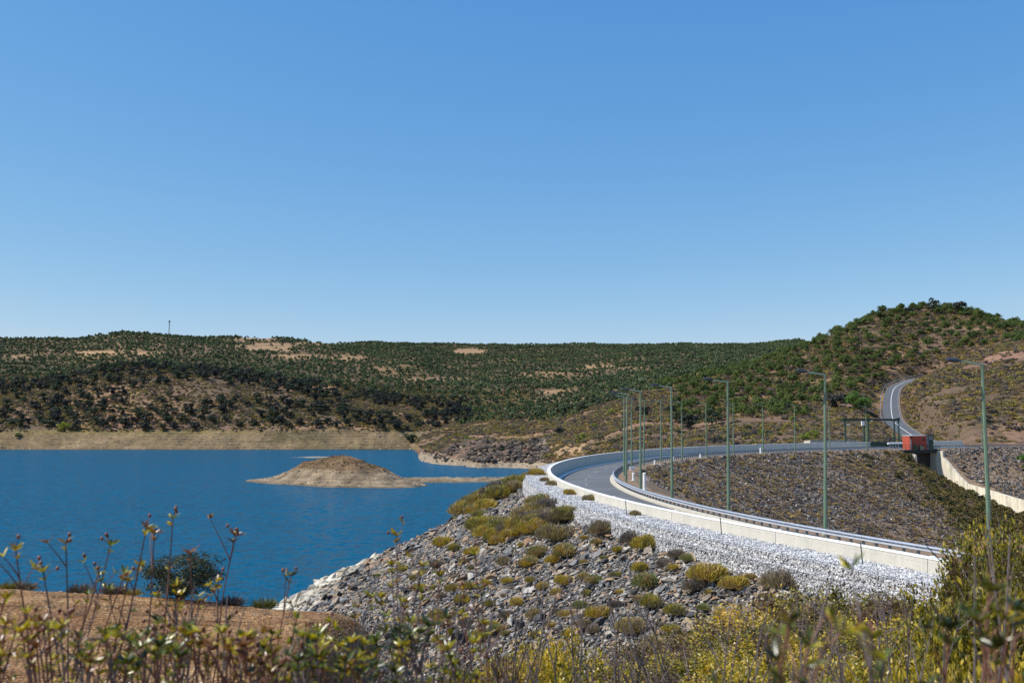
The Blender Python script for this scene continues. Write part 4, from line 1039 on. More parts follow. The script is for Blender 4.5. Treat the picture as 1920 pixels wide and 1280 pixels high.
# hidden behind the ridge: leave out
order = np.argsort(Y)[:300] if len(X) > 300 else np.arange(len(X))
order = RS.permutation(len(X)); sel = order[:300]; rest = order[300:]
for i in sel:
    rp = random.uniform(2.3, 3.4); szw = 'small' if rp < 2.6 else 'middling' if rp < 3.0 else 'large'
    lab = 'round green pine on the upper hill near the summit' if v[i] < 640 else 'round green pine planted on the slope above the hill road' if u[i] > 1560 else 'round green pine in the dense stand left of the gantry' if v[i] > 730 else 'round green pine on the middle slope of the right hill'
    lab = lab.replace('round', szw+' round')+(', left end' if u[i] < 1400 else ', centre left' if u[i] < 1560 else ', centre right' if u[i] < 1760 else ', right end')
    put_tree('pine_tree', X[i], Y[i], Z[i]-.1, rp, random.choice(PINES), random.choice(PT), .52, lab, 'pine tree', 'pines on the right hill', random.uniform(1.1, 1.45))
if len(rest):
    pc = proto_collection('pine_kinds', PINES); n = len(rest); r_ = RS.uniform(2.0, 3.0, n)
    tag(scatter('pine_wood', np.stack([X[rest], Y[rest], Z[rest]+1.0], 1), rrot(n, .1), np.stack([r_, r_, r_*1.1], 1), RS.randint(0, 6, n), pc), 'further pines between the separate ones on the right hill', 'pine wood')
# skyline trees of the right hill
for (u, v, R_, cr, lab) in ((1621, 612, 3.2, 0, 'lone round tree on the left shoulder of the hill skyline'), (1705, 577, 3.0, 1, 'dark shaggy tree left of the hill summit'), (1754, 574, 3.0, 0, 'round tree on the hill summit'), (1779, 580, 3.0, 0, 'round tree just right of the hill summit'), (1802, 588, 2.8, 0, 'third round tree on the skyline right of the summit'), (1835, 596, 3.6, 0, 'wide tree on the right-hand skyline'), (1573, 628, 2.8, 0, 'dark round tree at the left foot of the hill skyline'), (1650, 596, 3.2, 0, 'tree on the skyline between shoulder and summit'), (1685, 584, 3, 0, 'low broad tree on the skyline before the summit'), (1750, 596, 4.2, 1, 'large dark oak just below the summit'), (1800, 605, 4.2, 1, 'second large dark oak below the summit')):
    yy = 585; R_ *= 1.15; p = at(u, v, yy)
    z = float(terr(np.array([p.x]), np.array([float(yy)]))[0])
    put_tree('hilltop_tree', p.x, yy, z-.2, R_, (OAKS if cr else PINES)[random.randint(0, 4)], PT[0], .5 if not cr else .1, lab, 'tree', None, 1.25)
# oaks
X, Y, Z = sample(9000, -140, 900, 640, 860); dp, dk, df, clr, u, v = grow(X, Y, Z)
k = (RS.uniform(0, 1, len(X)) < dk*(v > 670)*1.0)*(Z > -8.5); X, Y, Z, u, v = X[k], Y[k], Z[k], u[k], v[k]
k = thin(X, Y, 6.0+4*RS.uniform(0, 1, len(X))); X, Y, Z, u, v = X[k], Y[k], Z[k], u[k], v[k]
print('oaks', len(X)); order = RS.permutation(len(X)); sel = order[:300]; rest = order[300:]
for i in sel:
    rp = random.uniform(3.0, 5.2); szw = 'small' if rp < 3.7 else 'middling' if rp < 4.5 else 'large'; plc = ', at the far left' if u[i] < 150 else ', left of the mast' if u[i] < 300 else ', right of the mast' if u[i] < 480 else ', above the island' if u[i] < 700 else ', near the cove'
    put_tree('oak_tree', X[i], Y[i], Z[i]-.2, rp, random.choice(OAKS), random.choice(OT), .15, szw+(' dark holm oak near the far shore bank' if v[i] > 770 else ' dark holm oak on the slope of the left front hill' if v[i] > 715 else ' dark holm oak at the top of the left front hill')+plc, 'oak tree', 'holm oaks on the left front hill', random.uniform(.9, 1.15))
if len(rest):
    pc = proto_collection('oak_kinds', OAKS); n = len(rest); r_ = RS.uniform(3, 5, n)
    tag(scatter('oak_wood', np.stack([X[rest], Y[rest], Z[rest]+.5], 1), rrot(n, .1), np.stack([r_, r_, r_], 1), RS.randint(0, 5, n), pc), 'further dark oaks between the separate ones on the left hill', 'oak wood')
# oaks & shrubs in the middle ground (brown knoll, valley)
for (u, v, Y_, R_, cr, lab) in ((1205, 800, 395, 3.6, 'o', 'dark oak with black shade on the brown knoll'), (1290, 812, 345, 4.2, 'o', 'large dark oak in the gully behind the far parapet'), (1270, 800, 372, 3.6, 'o', 'dark oak above the gully'), (1335, 800, 350, 4.4, 'o', 'dark grey-green oak left of the dense pine stand'), (1260, 790, 400, 3.2, 'o', 'dark oak at the left foot of the pines'),
      (1090, 772, 560, 4.5, 'o', 'dark oak at the mouth of the green valley'), (1062, 766, 600, 4.5, 'o', 'second dark oak at the mouth of the valley'), (1118, 765, 570, 4.0, 'o', 'third dark oak at the mouth of the valley'), (1050, 805, 470, 3.2, 'o', 'round green-brown shrub on the bare ground left of the knoll'), (770, 790, 640, 5, 'o', 'large dark oak on the point behind the cove'),
      (878, 822, 480, 2.6, 'l', 'bright yellow-green shrub on top of the rocky mound'), (1117, 800, 430, 2.4, 'l', 'bright green fig bush on the brown knoll'), (1090, 818, 390, 2.6, 'l', 'pale green bush lower left on the brown knoll'), (1147, 783, 450, 2.3, 'l', 'light green bush on the upper knoll'), (1484, 796, 330, 1.6, 'l', 'small pale green shrub beside a far lamp post'), (1430, 822, 285, 1.8, 'l', 'pale yellow flowering shrub behind the far parapet'),
      (1525, 822, 262, 2.2, 'l', 'lime green shrub behind the low pale block'), (1508, 826, 258, 1.8, 'l', 'second lime green shrub left of the pale block'), (1568, 765, 360, 4.2, 'o', 'tall dark grey oak left of the fig tree'), (1578, 752, 372, 3.2, 'o', 'smaller dark tree behind the tall grey oak'), (1372, 690, 545, 3.5, 'd', 'reddish dry tree among the far pines'), (1345, 768, 430, 2.8, 'y', 'yellow broom on the pine slope'), (120, 804, 655, 5, 'l', 'long lime green cane thicket above the left bank'), (34, 812, 645, 3.0, 'f', 'small bright green shrub above the left shore'), (1908, 893, 195, 4.2, 'f', 'bright green bush at the right edge beside the rubble')):
    p = at(u, v, Y_); z = float(terr(np.array([p.x]), np.array([float(Y_)]))[0])
    if cr == 'f' and u > 1900: p = C(219, -12, -5.4); z = p.z; Y_ = p.y
    mt = {'o': None, 'l': 'lime', 'f': 'fig', 'd': 'scrub', 'y': 'broom'}[cr]
    me = random.choice(OAKS) if not mt else crown_me('crown', M[mt], 1, .65, 12, 900, .09, 0, .4)
    put_tree('oak_tree' if cr == 'o' else 'shrub', p.x, Y_, z-.2, R_, me, random.choice(OT), .1, lab, 'tree' if cr == 'o' else 'shrub', None, 1.0)
# the big fig tree by the hill road
me = crown_me('crown', M['fig'], 1, .8, 26, 3000, .06, 0, .5); p = at(1608, 768, 352); z = float(terr(np.array([p.x]), np.array([352.]))[0])
put_tree('fig_tree', p.x, 352, z-.3, 5.0, me, OT[0], .1, 'large bright green leafy tree left of the hill road', 'tree', None, .95)
me2 = crown_me('crown', M['fig'], 1, .8, 18, 1800, .07, 0, .5); p = at(1622, 756, 362); z = float(terr(np.array([p.x]), np.array([362.]))[0])
put_tree('fig_tree', p.x, 362, z-.3, 3.6, me2, OT[1], .1, 'smaller green leafy tree touching the large one by the hill road', 'tree', None, .95)
# far woods
FW = [crown_me('crown', M['farwood'], 1, .85, 7, 150, .24, 1, .0) for _ in range(6)]
fcol = proto_collection('far_tree_kinds', FW)
X, Y, Z = sample(210000, -250, 2050, 560, 1560); dp, dk, df, clr, u, v = grow(X, Y, Z)
k = RS.uniform(0, 1, len(X)) < df; X, Y, Z, u, v = X[k], Y[k], Z[k], u[k], v[k]
k = thin(X, Y, 3.6+1.6*RS.uniform(0, 1, len(X))); X, Y, Z = X[k], Y[k], Z[k]; n = len(X); print('far', n)
r_ = RS.uniform(1.4, 2.9, n)
tag(scatter('far_wood', np.stack([X, Y, Z+r_*.35], 1), rrot(n, .1), np.stack([r_, r_, r_*1.25], 1), RS.randint(0, 6, n), fcol), 'dense green woodland covering the far hills', 'woodland')
# outside the frame: sparse wood
# scrub on the brown slopes
SB = [crown_me('bush', M['scrub'], 1, .8, 8, 150, .17, 1, .0) for _ in range(4)]+[tuft_me('bush', M['drytuft'], 120, .05, 1.0, .6) for _ in range(3)]
scol = proto_collection('scrub_kinds', SB)
X, Y, Z = sample(120000, 780, 2000, 232, 640)
u, v = pix(X, Y, Z); n3 = fbm(X/16, Y/16, 301)
clr_ = grow(X, Y, Z)[3]; k = (Z > -17.4)*(RS.uniform(0, 1, len(X)) < (.60+1.4*n3)*(1-.85*clr_))*(1-(u > 780)*(u < 1022)*(Y < 462)*(RS.uniform(0, 1, len(X)) < .85))*(near_road(X, Y, 4.6) == 0)*((u > 1010)+(Z > -16.5) > 0); k = (k > 0) & (((Y > 300)+(u > 1100)) > 0)
X, Y, Z = X[k], Y[k], Z[k]; n = min(len(X), 80000); X, Y, Z = X[:n], Y[:n], Z[:n]
r_ = (.35+1.3*RS.uniform(0, 1, n)**2.2)*np.interp(Y, [230, 500], [.9, 1.35])
tag(scatter('scrub', np.stack([X, Y, Z], 1), rrot(n, .15), np.stack([r_, r_, r_*.8], 1), RS.randint(0, 7, n), scol), 'low brown and ochre scrub covering the dry slopes', 'scrub')
X, Y, Z = sample(50000, -100, 1000, 640, 860); dp, dk, df, clr, u, v = grow(X, Y, Z); k = (Z > -9)*(RS.uniform(0, 1, len(X)) < .8+1.2*fbm(X/25, Y/25, 311)); X, Y, Z = X[k], Y[k], Z[k]; n = len(X); r_ = RS.uniform(.7, 2.0, n)
tag(scatter('scrub', np.stack([X, Y, Z], 1), rrot(n, .15), np.stack([r_, r_, r_*.7], 1), RS.randint(0, 4, n), scol), 'low dark scrub between the oaks of the left front hill', 'scrub')
DK = [crown_me('bush', M['oak'], 1, .75, 8, 260, .14, 1, .0) for _ in range(2)]+[crown_me('bush', M['darkscrub'], 1, .75, 8, 260, .14, 1, .0) for _ in range(3)]
dcol = proto_collection('dark_bush_kinds', DK)
X, Y, Z = sample(7000, 820, 2000, 236, 620); u, v = pix(X, Y, Z); n3 = fbm(X/22, Y/22, 303)
k = (Z > -15)*(RS.uniform(0, 1, len(X)) < .22+.9*n3)*(~near_road(X, Y, 6)); X, Y, Z = X[k], Y[k], Z[k]; n = len(X); r_ = .7+1.5*RS.uniform(0, 1, n)**2
tag(scatter('dark_scrub', np.stack([X, Y, Z], 1), rrot(n, .15), np.stack([r_, r_, r_*.85], 1), RS.randint(0, 5, n), dcol), 'darker green and purplish bushes spread over the brown slopes', 'scrub')
# scrub on the downstream face
n = 15000
s = np.concatenate([RS.uniform(75, SL-1, int(n*.72)), RS.uniform(168, SL-.8, int(n*.14)), RS.uniform(SR+1.4, 255, int(n*.14))]); o = -RS.uniform(1.6, 37, len(s))
d2 = fbm(s/8, o/8, 222); k = d2+.4*RS.normal(size=len(s)) > -.05-.8*((s > 172)*(s < SL)*(o < -4)); s, o = s[k], o[k]; n = len(s)
Pf = Cv(s, o, dz_dn(s, o)); r_ = RS.uniform(.25, .75, n)
FS = proto_collection('face_scrub_kinds', [tuft_me('bush', M['drytuft'], 130, .045, 1.0, .6) for _ in range(3)]+[crown_me('bush', M['facescrub'], 1, .7, 8, 140, .15, 1, 0) for _ in range(4)])
child(scatter('face_scrub', Pf, rrot(n, .3), np.stack([r_, r_, r_*.75], 1), RS.randint(0, 7, n), FS), emb)
GS = proto_collection('green_scrub_kinds', [crown_me('bush', M['bank'], 1, .8, 9, 260, .13, 1, 0) for _ in range(4)])
n = 1500; s = RS.uniform(170, SL-.7, n); o = -RS.uniform(2, 42, n); k = (s > 194-(-o)*.75)+(RS.uniform(0, 1, n) < .05); k = k > 0; s, o = s[k], o[k]; n = len(s)
r_ = RS.uniform(.5, 1.3, n); child(scatter('bank_scrub', Cv(s, o, dz_dn(s, o)), rrot(n, .2), np.stack([r_, r_, r_*.8], 1), RS.randint(0, 4, n), GS), emb)
# valley floor behind the near crest
vx, vy = np.meshgrid(np.arange(20, 190, 2.), np.arange(60, 212, 2.)); vz = -21.8+fbm(vx/14, vy/14, 400)*1.4+sstep(110, 150, vx)*(1-sstep(150, 190, vy))*6
vm = mesh('valley_floor', np.stack([vx, vy, vz], -1), grid_faces(*vx.shape), M['ground'], True); colattr(vm, np.array([.30, .18, .10])*(1+.5*fbm(vx/9, vy/9, 401)[..., None]))
tag(link('valley_floor', vm), kind='structure')

# rocks on island and mound
def rocks_on(name, n, xr, yr, zf, zmin, zmax, smin, smax, coll, nk, label=None, cat=None, mask=None):
    X = RS.uniform(*xr, n); Y = RS.uniform(*yr, n); Z = zf(X, Y); k = (Z > zmin)*(Z < zmax)
    if mask is not None: k &= mask(X, Y, Z)
    X, Y, Z = X[k], Y[k], Z[k]; n = len(X); s = smin+(smax-smin)*RS.uniform(0, 1, n)**4
    return tag(scatter(name, np.stack([X, Y, Z], 1), rrot(n, .4), np.stack([s*1.6, s*1.2, s], 1), RS.randint(0, nk, n), coll), label, cat)
_n = 1500; _x = RS.uniform(-80, -22, _n); _y = RS.uniform(290, 325, _n); _z = island_z(_x, _y); _k = (_z > -16.5)*(fbm(_x/5, _y/5, 73) > -.15); _x, _y, _z = _x[_k], _y[_k], _z[_k]; _n = len(_x); _r = RS.uniform(.2, .6, _n)
tag(scatter('island_scrub', np.stack([_x, _y, _z], 1), rrot(_n, .2), np.stack([_r, _r, _r*.7], 1), RS.randint(0, 7, _n), scol), 'low dry scrub on the hump of the island', 'scrub')
rocks_on('beach_stones', 4600, (-95, 10), (278, 345), island_z, -19.9, -16, .15, .9, bcol, 5, 'pale stones scattered over the sandy island', 'stones')
ccol = proto_collection('cliff_kinds', [rock_me('stone', M['cliff'], 1, .8, .7) for i in range(4)])
rocks_on('mound_rocks', 14000, (-48, 26), (392, 470), terr, -18.0, -6, .35, 2.6, ccol, 4, 'dark jagged rocks on the mound in the cove', 'rocks', lambda X, Y, Z: (pix(X, Y, Z)[0] < 1030)*(fbm(X/8, Y/8, 91)+(pix(X, Y, Z)[0]-900)/300 > .12))
rocks_on('shore_stones', 3000, (-48, 20), (385, 470), terr, -19.9, -16.5, .3, 1.5, bcol, 5, 'pale stones along the foot of the rocky mound', 'stones')
rocks_on('shore_stones', 6000, (-330, -40), (625, 660), terr, -19.8, -8, .2, 1.1, bcol, 5, 'stones on the bare bank of the far shore', 'stones')

# ------------------------------------------------------------------ shrubs on the riprap (individuals)
TB = [dome_me('foliage', M['broom'], 3400, .020, .12) for _ in range(5)]; TG = [dome_me('foliage', M['broomgrey'], 3000, .018, .13) for _ in range(4)]
def shrub_at(u, v, wpx, col, label, group, hs=1.0):
    # find the slope point under this pixel
    x_, z_ = ray(u, v); best = None
    for s0 in np.arange(-12, 118, 1.0):
        for o0 in np.arange(OW+GW+.5, OW+GW+26, .8):
            p = C(s0, o0, float(up_z(np.float64(s0), np.float64(o0)))); uu, vv = pix(*p); d = (uu-u)**2+(vv-v)**2
            if best is None or d < best[0]: best = (d, p, s0)
    p = best[1]; R_ = wpx/F_PX*p.length/2*.95
    r = empty('broom_shrub', p+Vector((0, 0, .12 if hs > .86 else .32)), random.uniform(0, 6.28), label, 'shrub', group)
    r.scale = (R_*1.12, R_*random.uniform(.85, 1.1), R_*hs*random.uniform(1.05, 1.4))
    link('foliage', random.choice(TB if col == 'y' else TG), r); return r
SHR = [(1062, 975, 66, 'y', 'large olive shrub against the gabions, upper middle of the riprap'), (1128, 990, 62, 'g', 'grey-brown shrub right of the large olive one below the gabions'), (1222, 1012, 60, 'y', 'bright yellow-green shrub under the gabion edge, middle'), (1185, 1003, 50, 'g', 'brownish shrub left of the bright one under the gabions'),
 (1272, 1030, 36, 'g', 'small ochre shrub at the gabion foot, right of the bright one'), (1062, 1032, 62, 'y', 'long dark green shrub in the upper riprap'), (1048, 1000, 80, 'g', 'long silvery shrub above the dark green one'), (1012, 1032, 46, 'y', 'olive shrub left of the long dark green one'), (1000, 1052, 40, 'y', 'yellow round shrub in the centre of the riprap'),
 (1034, 1068, 36, 'y', 'dull green round shrub right of the centre one'), (1062, 1090, 40, 'y', 'small green shrub below the dull green round one'), (1008, 1110, 28, 'y', 'tiny green shrub in the middle riprap'), (1040, 1120, 34, 'y', 'tiny green shrub right of the other tiny one'), (1190, 1068, 38, 'y', 'reddish green shrub alone among brown stones'),
 (1205, 1108, 62, 'y', 'wide yellow shrub in the lower right riprap'), (1130, 1150, 56, 'y', 'bright lime dome in the lower riprap'), (1150, 1135, 30, 'g', 'dull shrub touching the lime dome'), (1220, 1145, 48, 'y', 'green shrub right of the lime dome'), (1328, 1072, 80, 'y', 'large yellow shrub near the right end of the riprap'), (1300, 1092, 50, 'g', 'greyish shrub below the large yellow right one'), (1385, 1110, 60, 'y', 'olive shrub close to the foreground bushes'),
 (1272, 1140, 50, 'y', 'green shrub right of the wide yellow one'), (1450, 1095, 70, 'g', 'ochre shrub at the right end of the riprap'), (884, 1098, 30, 'y', 'small round bright shrub in the left riprap'), (832, 1022, 46, 'y', 'yellow-green flat shrub on the left silhouette'), (850, 1032, 30, 'y', 'small green shrub right of the flat one on the left'), (820, 1062, 34, 'g', 'pale grey-green shrub left of the riprap centre'),
 (946, 1050, 34, 'g', 'pale shrub in the left middle riprap'), (1005, 1155, 36, 'g', 'dull green shrub near the black hollow'), (1190, 1190, 60, 'g', 'grey-green shrub at the lower edge of the riprap'), (940, 1010, 40, 'y', 'olive shrub at the edge of the upper thicket'), (905, 1003, 36, 'g', 'brown shrub at the left edge of the upper thicket')]
for (u, v, wp, cl, lab) in SHR: shrub_at(u, v+wp*.10, wp*1.05, cl, lab, None)
random.seed(21)
TH_ = []
for _ in range(1500):
    u = random.uniform(868, 1035); v = random.uniform(893, 1010)
    # thicket region left of the gabions
    lo_ = np.interp(u, [868, 985, 990, 1000, 1035], [948, 893, 918, 935, 962]); hi_ = np.interp(u, [868, 900, 960, 1035], [975, 1000, 1015, 985])
    if lo_+2 < v < hi_ and all((u-a)**2+((v-b)*1.8)**2 > 12.5**2 for a, b in TH_): TH_.append((u, v))
for (u, v) in TH_:
    cl = random.choice('yyg'); wp_ = random.uniform(44, 82); shrub_at(u, v+3, wp_, cl, ('broad ' if wp_ > 62 else 'small ')+('yellow-olive' if cl == 'y' else 'grey-brown')+' shrub of the thicket '+('at the silhouette against the water' if u < 920 else 'close to the gabion bend' if u > 975 else 'left of the gabion bend')+(', upper part' if v < 940 else ', lower part'), 'thicket shrubs left of the gabion bend', .85)
ST_ = []
for _ in range(3000):
    if len(ST_) > 85: break
    u = random.uniform(760, 1500); v = random.uniform(985, 1215)
    top_ = np.interp(u, [760, 870, 1000, 1100, 1200, 1372, 1520], [1065, 990, 975, 985, 1012, 1062, 1095])
    if v > top_+8 and all((u-a)**2+((v-b)*1.5)**2 > 24**2 for a, b in ST_) and all((u-q[0])**2+((v-q[1])*1.5)**2 > 34**2 for q in SHR): ST_.append((u, v))
for (u, v) in ST_:
    cl = random.choice('yyg'); shrub_at(u, v+3, random.uniform(18, 42), cl, ('small yellow-green tuft' if cl == 'y' else 'small greyish tuft')+(' in the upper riprap' if v < 1040 else ' in the middle riprap' if v < 1110 else ' in the lower riprap'), 'small tufts between the riprap stones', .9)
print('thicket', len(TH_))
# tufts on top of the gabions
for (s0, oo, R_, cl, lab) in ((57, 1.25, .95, 'y', 'rusty yellow tuft on the gabions at the tip of the bend'), (47.5, .7, .5, 'g', 'small pale tuft on the gabions behind the bend wall'), (42.5, .6, .55, 'g', 'dry tuft on the gabions below the bend wall'), (33, .75, .55, 'y', 'yellow tuft on the gabions midway along the wall'), (28, .35, .55, 'g', 'pale green tuft at the wall foot on the gabions'), (17.5, 1.0, .4, 'g', 'purplish grey tuft alone on the white gabions')):
    r = empty('gabion_tuft', C(s0, OW+oo, GT+.05), random.random()*6, lab, 'tuft'); r.scale = (R_*1.15, R_*1.1, R_*1.15); link('foliage', random.choice(TB if cl == 'y' else TG), r)
# dead twigs between the stones
m = MB()
for _ in range(420):
    u = random.choice((random.gauss(1180, 30), random.gauss(1030, 20), random.gauss(960, 60), random.gauss(1240, 40))); v = random.choice((random.gauss(1150, 12), random.gauss(1090, 14), random.gauss(1000, 20)))
    s0 = random.uniform(5, 60); o0 = OW+GW+random.uniform(2, 18); p = C(s0, o0, float(up_z(np.float64(s0), np.float64(o0)))+.22)
    h = head(s0)+random.gauss(0, .7)+1.4; L_ = random.uniform(.3, 1.1); d = Vector((math.cos(h), math.sin(h), random.uniform(-.35, .1)))*L_
    m.tube([p, p+d*.5+Vector((0, 0, .05)), p+d], [.022, .016, .008], 3, False)
tag(m.build('dead_twigs', M['deadwood']), 'bleached dead twigs lying among the riprap stones', 'twigs', None, 'stuff')
# big blocks at the lower left of the riprap
def slope_hit(u, v):
    best = None
    for s0 in np.arange(-12, 118, 1.0):
        for o0 in np.arange(OW+GW+.5, OW+GW+30, .6):
            p = C(s0, o0, float(up_z(np.float64(s0), np.float64(o0)))); uu, vv = pix(*p); d = (uu-u)**2+(vv-v)**2
            if best is None or d < best[0]: best = (d, p)
    return best[1]
MBK = plain('block_brown', (.22, .18, .13), .9, var=.3); MBG = plain('block_dark', (.05, .05, .055), .9, var=.3); MBT = plain('block_tan', (.42, .37, .29), .9, var=.25)
for (u, v, wd, mt, lab) in ((668, 1135, 26, MBK, 'big square brown boulder just above the soil bench'), (640, 1095, 24, MBT, 'large pale boulder near the waterline'), (600, 1125, 20, MBT, 'pale angular boulder above the water corner'), (975, 1170, 26, MBG, 'black boulder above the yellow foreground bushes'), (870, 1205, 44, MBG, 'big black slab behind the left end of the yellow bushes'), (680, 1090, 22, MBK, 'brown boulder on the pale lower slope'), (940, 1160, 20, MBG, 'dark block left of the black boulder'), (900, 1168, 24, MBK, 'tan block near the lower edge of the riprap')):
    p = slope_hit(u, v); R_ = wd/F_PX*p.length
    o = link('boulder', rock_me('boulder', mt, 1, .85, .85, 10)); o.location = p+Vector((0, 0, R_*.25)); o.scale = (R_*.95, R_*.8, R_*.9); o.rotation_euler = (random.uniform(-.3, .3), random.uniform(-.3, .3), random.uniform(0, 6)); tag(o, lab, 'boulder')

def bush_me(mat, n=5200, leaf=.02, clumps=44, asp=.42, hz=.9):
    cs = RS.normal(size=(clumps, 3)); cs /= np.linalg.norm(cs, axis=1, keepdims=True); cs[:, 2] = np.abs(cs[:, 2]); cs *= RS.uniform(.35, .95, clumps)[:, None]*np.array([1, 1, hz])
    k = RS.randint(0, clumps, n); d = RS.normal(size=(n, 3)); d /= np.linalg.norm(d, axis=1, keepdims=True)
    P = cs[k]+d*RS.uniform(.0, .26, n)[:, None]*np.array([.8, .8, 1.2])
    up_ = RS.normal(size=(n, 3))*.6+np.array([0, 0, .7])+d*.7; up_ /= np.linalg.norm(up_, axis=1, keepdims=True)
    sd_ = np.cross(up_, RS.normal(size=(n, 3))); sd_ /= np.linalg.norm(sd_, axis=1, keepdims=True)
    s = (RS.uniform(.6, 1.3, n)*leaf)[:, None]
    V = np.stack([P-up_*s, P-sd_*s*asp, P+up_*s, P+sd_*s*asp], 1).reshape(-1, 3)
    return mesh('foliage', V, np.arange(4*n).reshape(n, 4), mat)
# ------------------------------------------------------------------ soil bench tufts, stones, shrub
def on_near(u, v):
    x_, z_ = ray(u, v); Ys = np.arange(2, 110, .25); zz = near_z(x_*Ys, Ys); d = z_*Ys-zz
    k = np.argmax(d < 0) if (d < 0).any() else len(Ys)-1
    return Vector((x_*Ys[k], Ys[k], float(zz[k])))
n = 9000; X = RS.uniform(-48, -2, n); Y = RS.uniform(18, 62, n); s_ = .03+.12*RS.uniform(0, 1, n)**4
tag(scatter('gravel', np.stack([X, Y, near_z(X, Y)], 1), rrot(n, .5), np.stack([s_*1.5, s_*1.2, s_], 1), RS.randint(0, 5, n), bcol), 'scattered gravel on the reddish soil bench', 'gravel')
tcol = proto_collection('dry_tuft_kinds', [tuft_me('tuft', M['drytuft'], 90, .02, 1, .8) for _ in range(4)])
n = 420; X = RS.uniform(-50, -4, n); Y = RS.uniform(20, 59, n); s_ = RS.uniform(.1, .35, n)
tag(scatter('dry_grass', np.stack([X, Y, near_z(X, Y)], 1), rrot(n, .1), np.stack([s_, s_, s_*.8], 1), RS.randint(0, 4, n), tcol), 'tiny dry grass tufts on the soil bench', 'grass')
EDG = [tuft_me('foliage', M['scrub'], 500, .02, 1, .8) for _ in range(3)]
for (u, lab) in ((20, 'low dark scrub clump at the left end of the soil edge'), (50, 'second low scrub clump on the soil edge, left'), (150, 'thin grassy clump on the soil edge beside the water'), (215, 'low grey tuft on the soil edge left of the dark shrub'), (246, 'low tuft on the soil edge just left of the dark shrub'), (495, 'thin sprig on the soil edge near the water corner'), (436, 'bare twiggy tuft on the soil edge right of the dark shrub')):
    x_, _ = ray(u, 1110); yy = 57.5; p = Vector((x_*yy, yy, float(near_z(x_*yy, yy)))); r = empty('edge_shrub', p, random.random()*6, lab, 'shrub'); R_ = random.uniform(.6, .95); r.scale = (R_, R_, R_*.9); link('foliage', random.choice(EDG), r)
OLV = foliage('dark_shrub_leaf', [(.025, .035, .018), (.05, .06, .022), (.09, .085, .03)], 1.5, .3, fine=9)
me = crown_me('crown', OLV, 1, .9, 46, 9000, .028, 0, .5); x_, _ = ray(340, 1100); yy = 57.5; z = float(near_z(x_*yy, yy))
r = empty('dark_shrub', (x_*yy, yy, z-.2), 0, 'round dark green shrub on the soil edge against the water', 'shrub'); r.scale = (2.7, 2.5, 2.05); link('crown', me, r)
m = MB()
for k in range(7):
    a = k*.9; m.tube([(0, 0, 0), (math.cos(a)*.25, math.sin(a)*.25, .5), (math.cos(a)*.6, math.sin(a)*.6, 1.1)], [.035, .02, .008], 4)
m.build('stems', M['bark'], r)

# ------------------------------------------------------------------ foreground rockrose and bushes
def leaf_me(name, mat, L_=.055, W=.011, fold=.35):
    m = MB(); st = [(0, .0), (.2, .75), (.5, 1), (.8, .6), (1, 0)]
    V = []; 
    for t, w_ in st: V += [Vector((-W*w_, L_*t, W*w_*fold-.12*L_*t*t)), Vector((0, L_*t, -.12*L_*t*t)), Vector((W*w_, L_*t, W*w_*fold-.12*L_*t*t))]
    fs = []
    for i in range(4): fs += [(3*i, 3*i+1, 3*i+4, 3*i+3), (3*i+1, 3*i+2, 3*i+5, 3*i+4)]
    m.add(V, fs); return m.me(name, mat)
LEAVES = [leaf_me('leaf', M['rockrose'], l_, w_) for l_, w_ in ((.038, .0055), (.046, .0062), (.032, .005), (.042, .0058))]
capm = bmesh.new(); bmesh.ops.create_icosphere(capm, subdivisions=1, radius=.0075); CAP = bpy.data.meshes.new('seed_capsule'); capm.to_mesh(CAP); capm.free(); CAP.materials.append(M['capsule'])
def dir_mat(d, roll=0):
    q = Vector(d).to_track_quat('Y', 'Z'); return q.to_matrix().to_4x4() @ Matrix.Rotation(roll, 4, 'Y')
def b_dist(b): return b[1]
